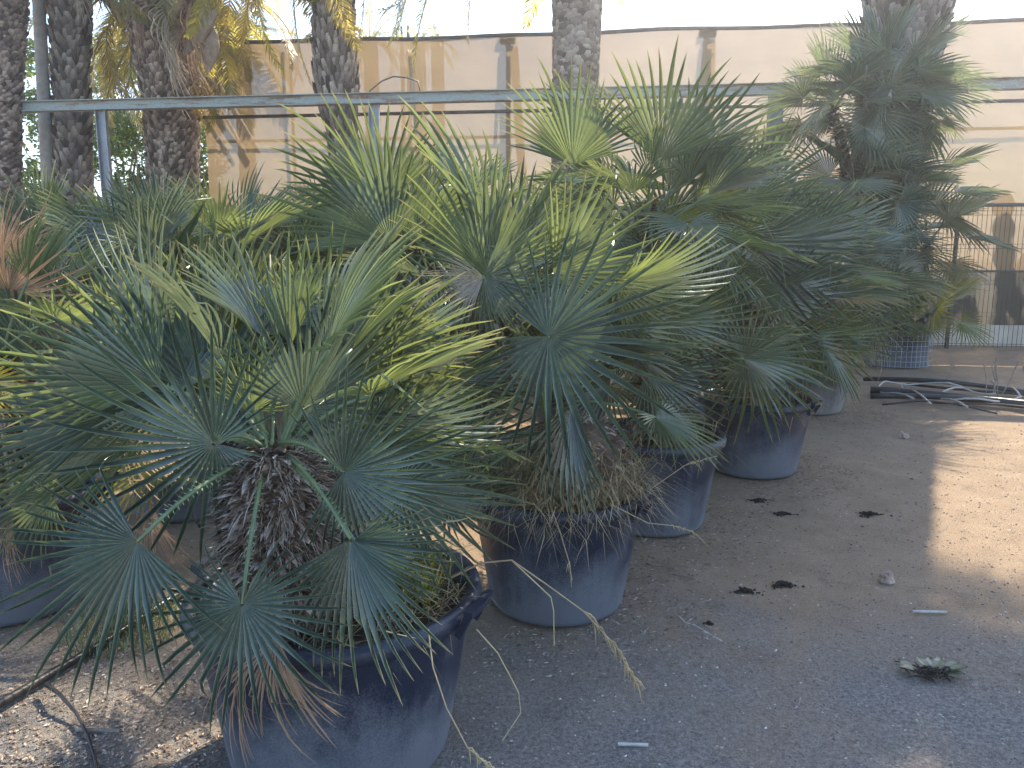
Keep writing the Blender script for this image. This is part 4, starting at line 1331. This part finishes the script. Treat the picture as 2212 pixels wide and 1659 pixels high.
def blob(name, label, cat, X, Y, w, h, mat, seed, rough=0.5, group=None, n=1):
    r_ = random.Random(seed); c = atz(X, Y, 0)
    m = MB(); vs, fs = [], []
    for j in range(8):
        for i in range(12):
            a = 2*PI*i/12; e = PI*j/7
            v = Vector((math.sin(e)*math.cos(a), math.sin(e)*math.sin(a), math.cos(e)))
            q = 1+rough*noise.noise(v*1.7+Vector((seed, 0, 0)))+rough*0.5*noise.noise(v*5+Vector((seed, 3, 0)))
            vs.append((c.x+v.x*w*q, c.y+v.y*w*0.8*q, c.z+h*0.35+v.z*h*q))
    for j in range(7):
        for i in range(12):
            a, b = j*12+i, j*12+(i+1) % 12; fs.append((a, b, b+12, a+12))
    m.add(vs, fs)
    return tag(link(name, m.mesh(name, mat, False)), label, cat, group)
blob('stone', 'tan stone lying in the shade at the edge of the sunlit ground', 'stone', 1915, 1256, 0.040, 0.035, 'stone', 3)
blob('stone', 'small brown stone farther up the path beyond the tan stone', 'stone', 2255, 946+0, 0.03, 0.03, 'stone', 8)
blob('stone', 'brown clod on the shade edge right of the fourth pot', 'stone', 1952, 946, 0.045, 0.04, 'stone', 5)
GC = 'dark mulch clumps on the path'
for i, (X, Y, w, lb) in enumerate([(1640, 1083, 0.07, 'dark mulch clump nearest the foot of the fourth pot'), (1690, 1112, 0.06, 'dark mulch clump just below the farthest clump'), (1880, 1112, 0.07, 'dark mulch clump farthest to the right, near the sunlit ground'), (1690, 1264, 0.055, 'flat dark mulch clump, right one of the lower pair'), (1610, 1280, 0.055, 'flat dark mulch clump, left one of the lower pair'), (1530, 1352, 0.03, 'small dark mulch crumb beside the forked twig')]):
    m = MB(); c = atz(X, Y, 0); r_ = random.Random(30+i)
    for k in range(210):
        a = r_.uniform(0, 6.28); q = w*abs(r_.gauss(0, 0.42))*(1+0.5*math.sin(a*3+i)); q = min(q, w*1.6)
        q *= 1.2; p = c+Vector((q*math.cos(a)*1.1, q*math.sin(a)*0.6, r_.uniform(0.0, 0.022)*max(0.1, 1-q/w/1.3))); s = r_.uniform(0.004, 0.012)
        R = Matrix.Rotation(r_.uniform(0, 3), 3, 'Z') @ Matrix.Rotation(r_.uniform(0, 3), 3, 'X')
        m.add([tuple(p+R @ Vector((v[0]*s, v[1]*s*0.6, v[2]*s*0.5))) for v in OCT], OF)
    tag(link('mulch_clump', m.mesh('mulch_clump', 'mud')), lb, 'mulch clump', GC)
def stick(name, label, pts, r, mat, z=0.01, cat='stick', group=None, n=6):
    m = MB(); P = [atz(p[0], p[1], z if len(p) < 3 else p[2]) for p in pts]
    m.tube(P, [r]*len(P), n)
    return tag(link(name, m.mesh(name, mat)), label, cat, group)
stick('stick', 'straight pale stick lying on the sunlit ground', [(1972, 1320), (2045, 1322)], 0.006, 'palestick')
stick('stick', 'short white stick near the bottom of the picture', [(1335, 1607), (1400, 1609)], 0.006, 'palestick')
stick('twig', 'forked pale twig on the shaded path', [(1465, 1330), (1480, 1345), (1500, 1350), (1530, 1368), (1560, 1385)], 0.003, 'palestick', cat='twig')
stick('twig', 'short twig lying between the second and third pots', [(1452, 1238), (1500, 1250)], 0.004, 'stick', cat='twig')
stick('twig', 'tiny bent twig standing on the shaded path', [(1718, 1530), (1726, 1522), (1729, 1508, 0.04)], 0.0025, 'palestick', cat='twig')
stick('stick', 'brown stick lying by the drip hose at the lower left', [(165, 1575), (260, 1580)], 0.009, 'stick')
# uprooted weed
c = atz(2010, 1465, 0)
wd = thing('uprooted_weed', 'uprooted weed with a few green leaves lying at the lower right', 'weed', c)
m = MB(); r_ = random.Random(4)
for k in range(90):
    a = r_.uniform(0, 6.28); p = c+Vector((r_.gauss(0, 0.025), r_.gauss(0, 0.018), r_.uniform(0.005, 0.035)))
    q = p+Vector((r_.gauss(0, 0.03), r_.gauss(0, 0.02), r_.uniform(-0.01, 0.02)))
    q.z = max(q.z, 0.004)
    m.tube([p, (p+q)/2+Vector((0, 0, 0.006)), q], 0.0022, 4)
part('roots', m.mesh('roots', 'mud'), wd)
for (dx, dy, az, L, mt) in [(0.04, 0, -5, 0.07, 'young'), (0.05, 0.01, 20, 0.06, 'young'), (0.03, 0.02, 50, 0.055, 'young'), (0.045, -0.01, -25, 0.05, 'young'), (-0.05, 0.0, 160, 0.05, 'green'), (-0.06, 0.01, 120, 0.05, 'green'), (0.0, 0.02, 95, 0.05, 'green'), (0.02, 0.02, 75, 0.05, 'green')]:
    m = MB(); a = rad(az); d_ = Vector((math.cos(a), math.sin(a), 0.45)).normalized(); w = Vector((-math.sin(a), math.cos(a), 0)); p = c+Vector((dx, dy, 0.03)); L *= 1.5
    V = []
    for t, ww in ((0, 0.1), (0.3, 0.8), (0.6, 1.0), (0.85, 0.6), (1, 0.05)):
        q = p+d_*L*t-Vector((0, 0, 0.02*t*t)); V += [q-w*0.019*ww, q+Vector((0, 0, -0.004)), q+w*0.019*ww]
    F_ = []
    for j in range(4):
        F_ += [(j*3, j*3+1, j*3+4, j*3+3), (j*3+1, j*3+2, j*3+5, j*3+4)]
    m.add(V, F_, (0.3, r_.random(), 0)); part('leaf', m.mesh('leaf', mt), wd)

# ------------------------------------------------------------------ straw
def stalk(label, pts, r=0.0022, ears=None, group='long dry grass stalks hanging out of the pots'):
    P = [at(a, b, d) for a, b, d in pts]
    m = MB(); m.tube(P, [r*(1-0.55*i/len(P)) for i in range(len(P))], 5, tint=0.8)
    if ears:
        for (i0, n, L) in ears:
            for k in range(n):
                t = k/n; a, b = P[i0], P[i0+1]; q = a.lerp(b, t)
                d_ = ((b-a).normalized()+Vector((rp.uniform(-0.6, 0.6), rp.uniform(-0.3, 0.3), rp.uniform(-0.6, 0.25)))).normalized()
                e = q+d_*L*rp.uniform(0.5, 1); mid = (q+e)/2+Vector((0, 0, 0.006))
                m.tube([q, mid, e+Vector((0, 0, -0.01))], [0.0012, 0.0022, 0.0005], 4, tint=0.9)
    return tag(link('grass_stalk', m.mesh('grass_stalk', 'straw')), label, 'grass stalk', group)
D1f = p1.y-0.1
stalk('long bent straw stalk with feathery tip reaching over the path', [(970, 1250, D1f), (1040, 1216, D1f), (1105, 1210, D1f-0.02), (1180, 1262, D1f-0.04), (1260, 1320, D1f-0.06), (1330, 1395, D1f-0.08), (1378, 1482, D1f-0.1)], 0.003, [(4, 12, 0.06), (5, 22, 0.05)])
stalk('straw stalk that forks off and hangs straight down beside the path', [(1105, 1210, D1f-0.02), (1190, 1290, D1f-0.05), (1196, 1320, D1f-0.05), (1197, 1395, D1f-0.05)], 0.0022)
stalk('straw stalk bending twice against the shaded ground by the nearest pot', [(1030, 1360, D1f-0.15), (1075, 1410, D1f-0.2), (1120, 1495, D1f-0.22), (1125, 1540, D1f-0.22), (1085, 1600, D1f-0.24)], 0.0022)
stalk('straw stalk hanging down the side of the nearest pot', [(925, 1360, D1f-0.32), (935, 1440, D1f-0.36), (965, 1530, D1f-0.36), (1010, 1615, D1f-0.34), (1060, 1659, D1f-0.3)], 0.0022, [(3, 14, 0.05)])
stalk('straw stalk hanging from the second pot with small ears', [(1190, 1095, D2-0.42), (1210, 1150, D2-0.45), (1228, 1210, D2-0.44), (1236, 1252, D2-0.43)], 0.0025, [(2, 8, 0.04)])
stalk('thin straw arching off the right side of the second pot', [(1320, 1090, D2-0.4), (1400, 1130, D2-0.35), (1450, 1135, D2-0.33), (1500, 1150, D2-0.3), (1530, 1180, D2-0.3)], 0.002, [(2, 8, 0.03)])
stalk('straw stalk with ears leaning against the third pot', [(1400, 1060, D3-0.5), (1480, 1005, D3-0.5), (1530, 990, D3-0.48), (1550, 985, D3-0.48)], 0.003, [(1, 10, 0.05)])
def hay(label, c, R, h, n, seed, L=(0.12, 0.35)):
    g_ = random.Random(seed); m = MB()
    for i in range(n):
        a = g_.uniform(0, 6.28); q = R*g_.random()**0.6
        p = Vector((c.x+q*math.cos(a), c.y+q*math.sin(a), c.z+h*g_.random()*(1-0.6*q/R)))
        l = g_.uniform(*L); z = g_.gauss(0, 0.45)
        b = g_.uniform(0, 6.28); d_ = Vector((math.cos(b), math.sin(b), z)).normalized()
        if q > R*0.75: d_ = (d_+Vector((math.cos(a), math.sin(a), 0.2))*0.6).normalized()
        w = d_.cross(Vector((0.1, 0.2, 1))).normalized()*g_.uniform(0.0010, 0.0024)
        e = p+d_*l*0.5+Vector((0, 0, g_.uniform(0, 0.03))); f = e+(d_+Vector((g_.gauss(0, .4), g_.gauss(0, .4), -0.5))).normalized()*l*0.5
        cc = g_.random()
        m.add([p-w, p+w, e-w, e+w, f], [(0, 1, 3, 2), (2, 3, 4)], (0.4, cc, 0))
    return tag(link('dry_grass', m.mesh('dry_grass', 'straw')), label, kind='stuff')
hay('straw', Vector((p2.x, p2.y-0.02, POT_H-0.06)), 0.36, 0.34, 5200, 1)
hay('straw', Vector((p1.x+0.12, p1.y, POT_H-0.08)), 0.30, 0.14, 500, 2, (0.08, 0.25))
hay('straw', Vector((p3.x, p3.y, POT_H-0.08)), 0.36, 0.12, 500, 3)
hay('straw', Vector((p4.x, p4.y, POT_H-0.08)), 0.36, 0.2, 500, 4)
# green grass in the left side of the nearest pot and beside the left pot
def tuft(label, c, R, n, h, mat, seed):
    g_ = random.Random(seed); m = MB()
    for i in range(n):
        a = g_.uniform(0, 6.28); q = R*g_.random()**0.6; p = c+Vector((q*math.cos(a), q*math.sin(a), 0))
        b = g_.uniform(0, 6.28); o = Vector((math.cos(b), math.sin(b), 0)); l = h*g_.uniform(0.5, 1.1)
        w = Vector((-o.y, o.x, 0))*0.0022; e = p+o*l*0.25+Vector((0, 0, l*0.6)); f = e+o*l*0.45+Vector((0, 0, l*0.1))
        m.add([p-w, p+w, e-w, e+w, f], [(0, 1, 3, 2), (2, 3, 4)], (0.4, g_.random(), 0))
    return tag(link('grass', m.mesh('grass', mat)), label, kind='stuff')
tuft('green grass', Vector((p1.x-0.22, p1.y+0.08, POT_H-0.08)), 0.13, 420, 0.2, 'green', 3)
tuft('green grass', Vector((p1.x+0.2, p1.y+0.02, POT_H-0.08)), 0.13, 260, 0.28, 'lime', 5)
gp = atz(270, 1370, 0); tuft('green grass', gp, 0.25, 420, 0.14, 'green', 4)
gp = atz(1400, 1440, 0)
# litter of dry bits at the lower left and around the pots
m = MB(); g_ = random.Random(77)
for i in range(6500):
    if i < 3000: c = atz(g_.uniform(-50, 480), 1300+g_.random()**0.7*420, 0.004)
    else:
        pp_ = g_.choice((p2, p3, p4, p5)); a = g_.uniform(-2.2, 0.9); q = g_.uniform(0.3, 0.75); c = Vector((pp_.x+q*math.cos(a), pp_.y+q*math.sin(a), 0.006))
    s = g_.uniform(0.004, 0.012); b = g_.uniform(0, 6.28); d_ = Vector((math.cos(b), math.sin(b), g_.uniform(-0.2, 0.3))); w = Vector((-d_.y, d_.x, 0))*g_.uniform(0.15, 0.5)
    if i > 3000: s *= 1.6; w *= 0.25
    c.z = ground_z(c.x, c.y)+0.004
    m.add([c-d_*s, c-w*s, c+d_*s, c+w*s+Vector((0, 0, 0.003))], [(0, 1, 2, 3)], (0.5, g_.random(), 0))
tag(link('leaf_litter', m.mesh('leaf_litter', 'fibre')), kind='stuff')
print('objects', len(scene.objects))
# ------------------------------------------------------------------ thin haze volume, added to imitate milky lens glare
m = MB(); m.box((0, 0, 6.5), (640, 640, 15.2))
hz = link('glare_haze', m.mesh('glare_haze', 'pipe'))
hm = bpy.data.materials.new('glare_volume'); hm.use_nodes = True
hn = hm.node_tree; hn.nodes.remove(hn.nodes['Principled BSDF'])
pv = hn.nodes.new('ShaderNodeVolumePrincipled')
pv.inputs['Color'].default_value = (0.95, 0.96, 1.0, 1)
pv.inputs['Density'].default_value = 0.0045
pv.inputs['Anisotropy'].default_value = 0.78
hn.links.new(pv.outputs[0], hn.nodes['Material Output'].inputs['Volume'])
hz.data.materials.clear(); hz.data.materials.append(hm)
tag(hz, kind='stuff')
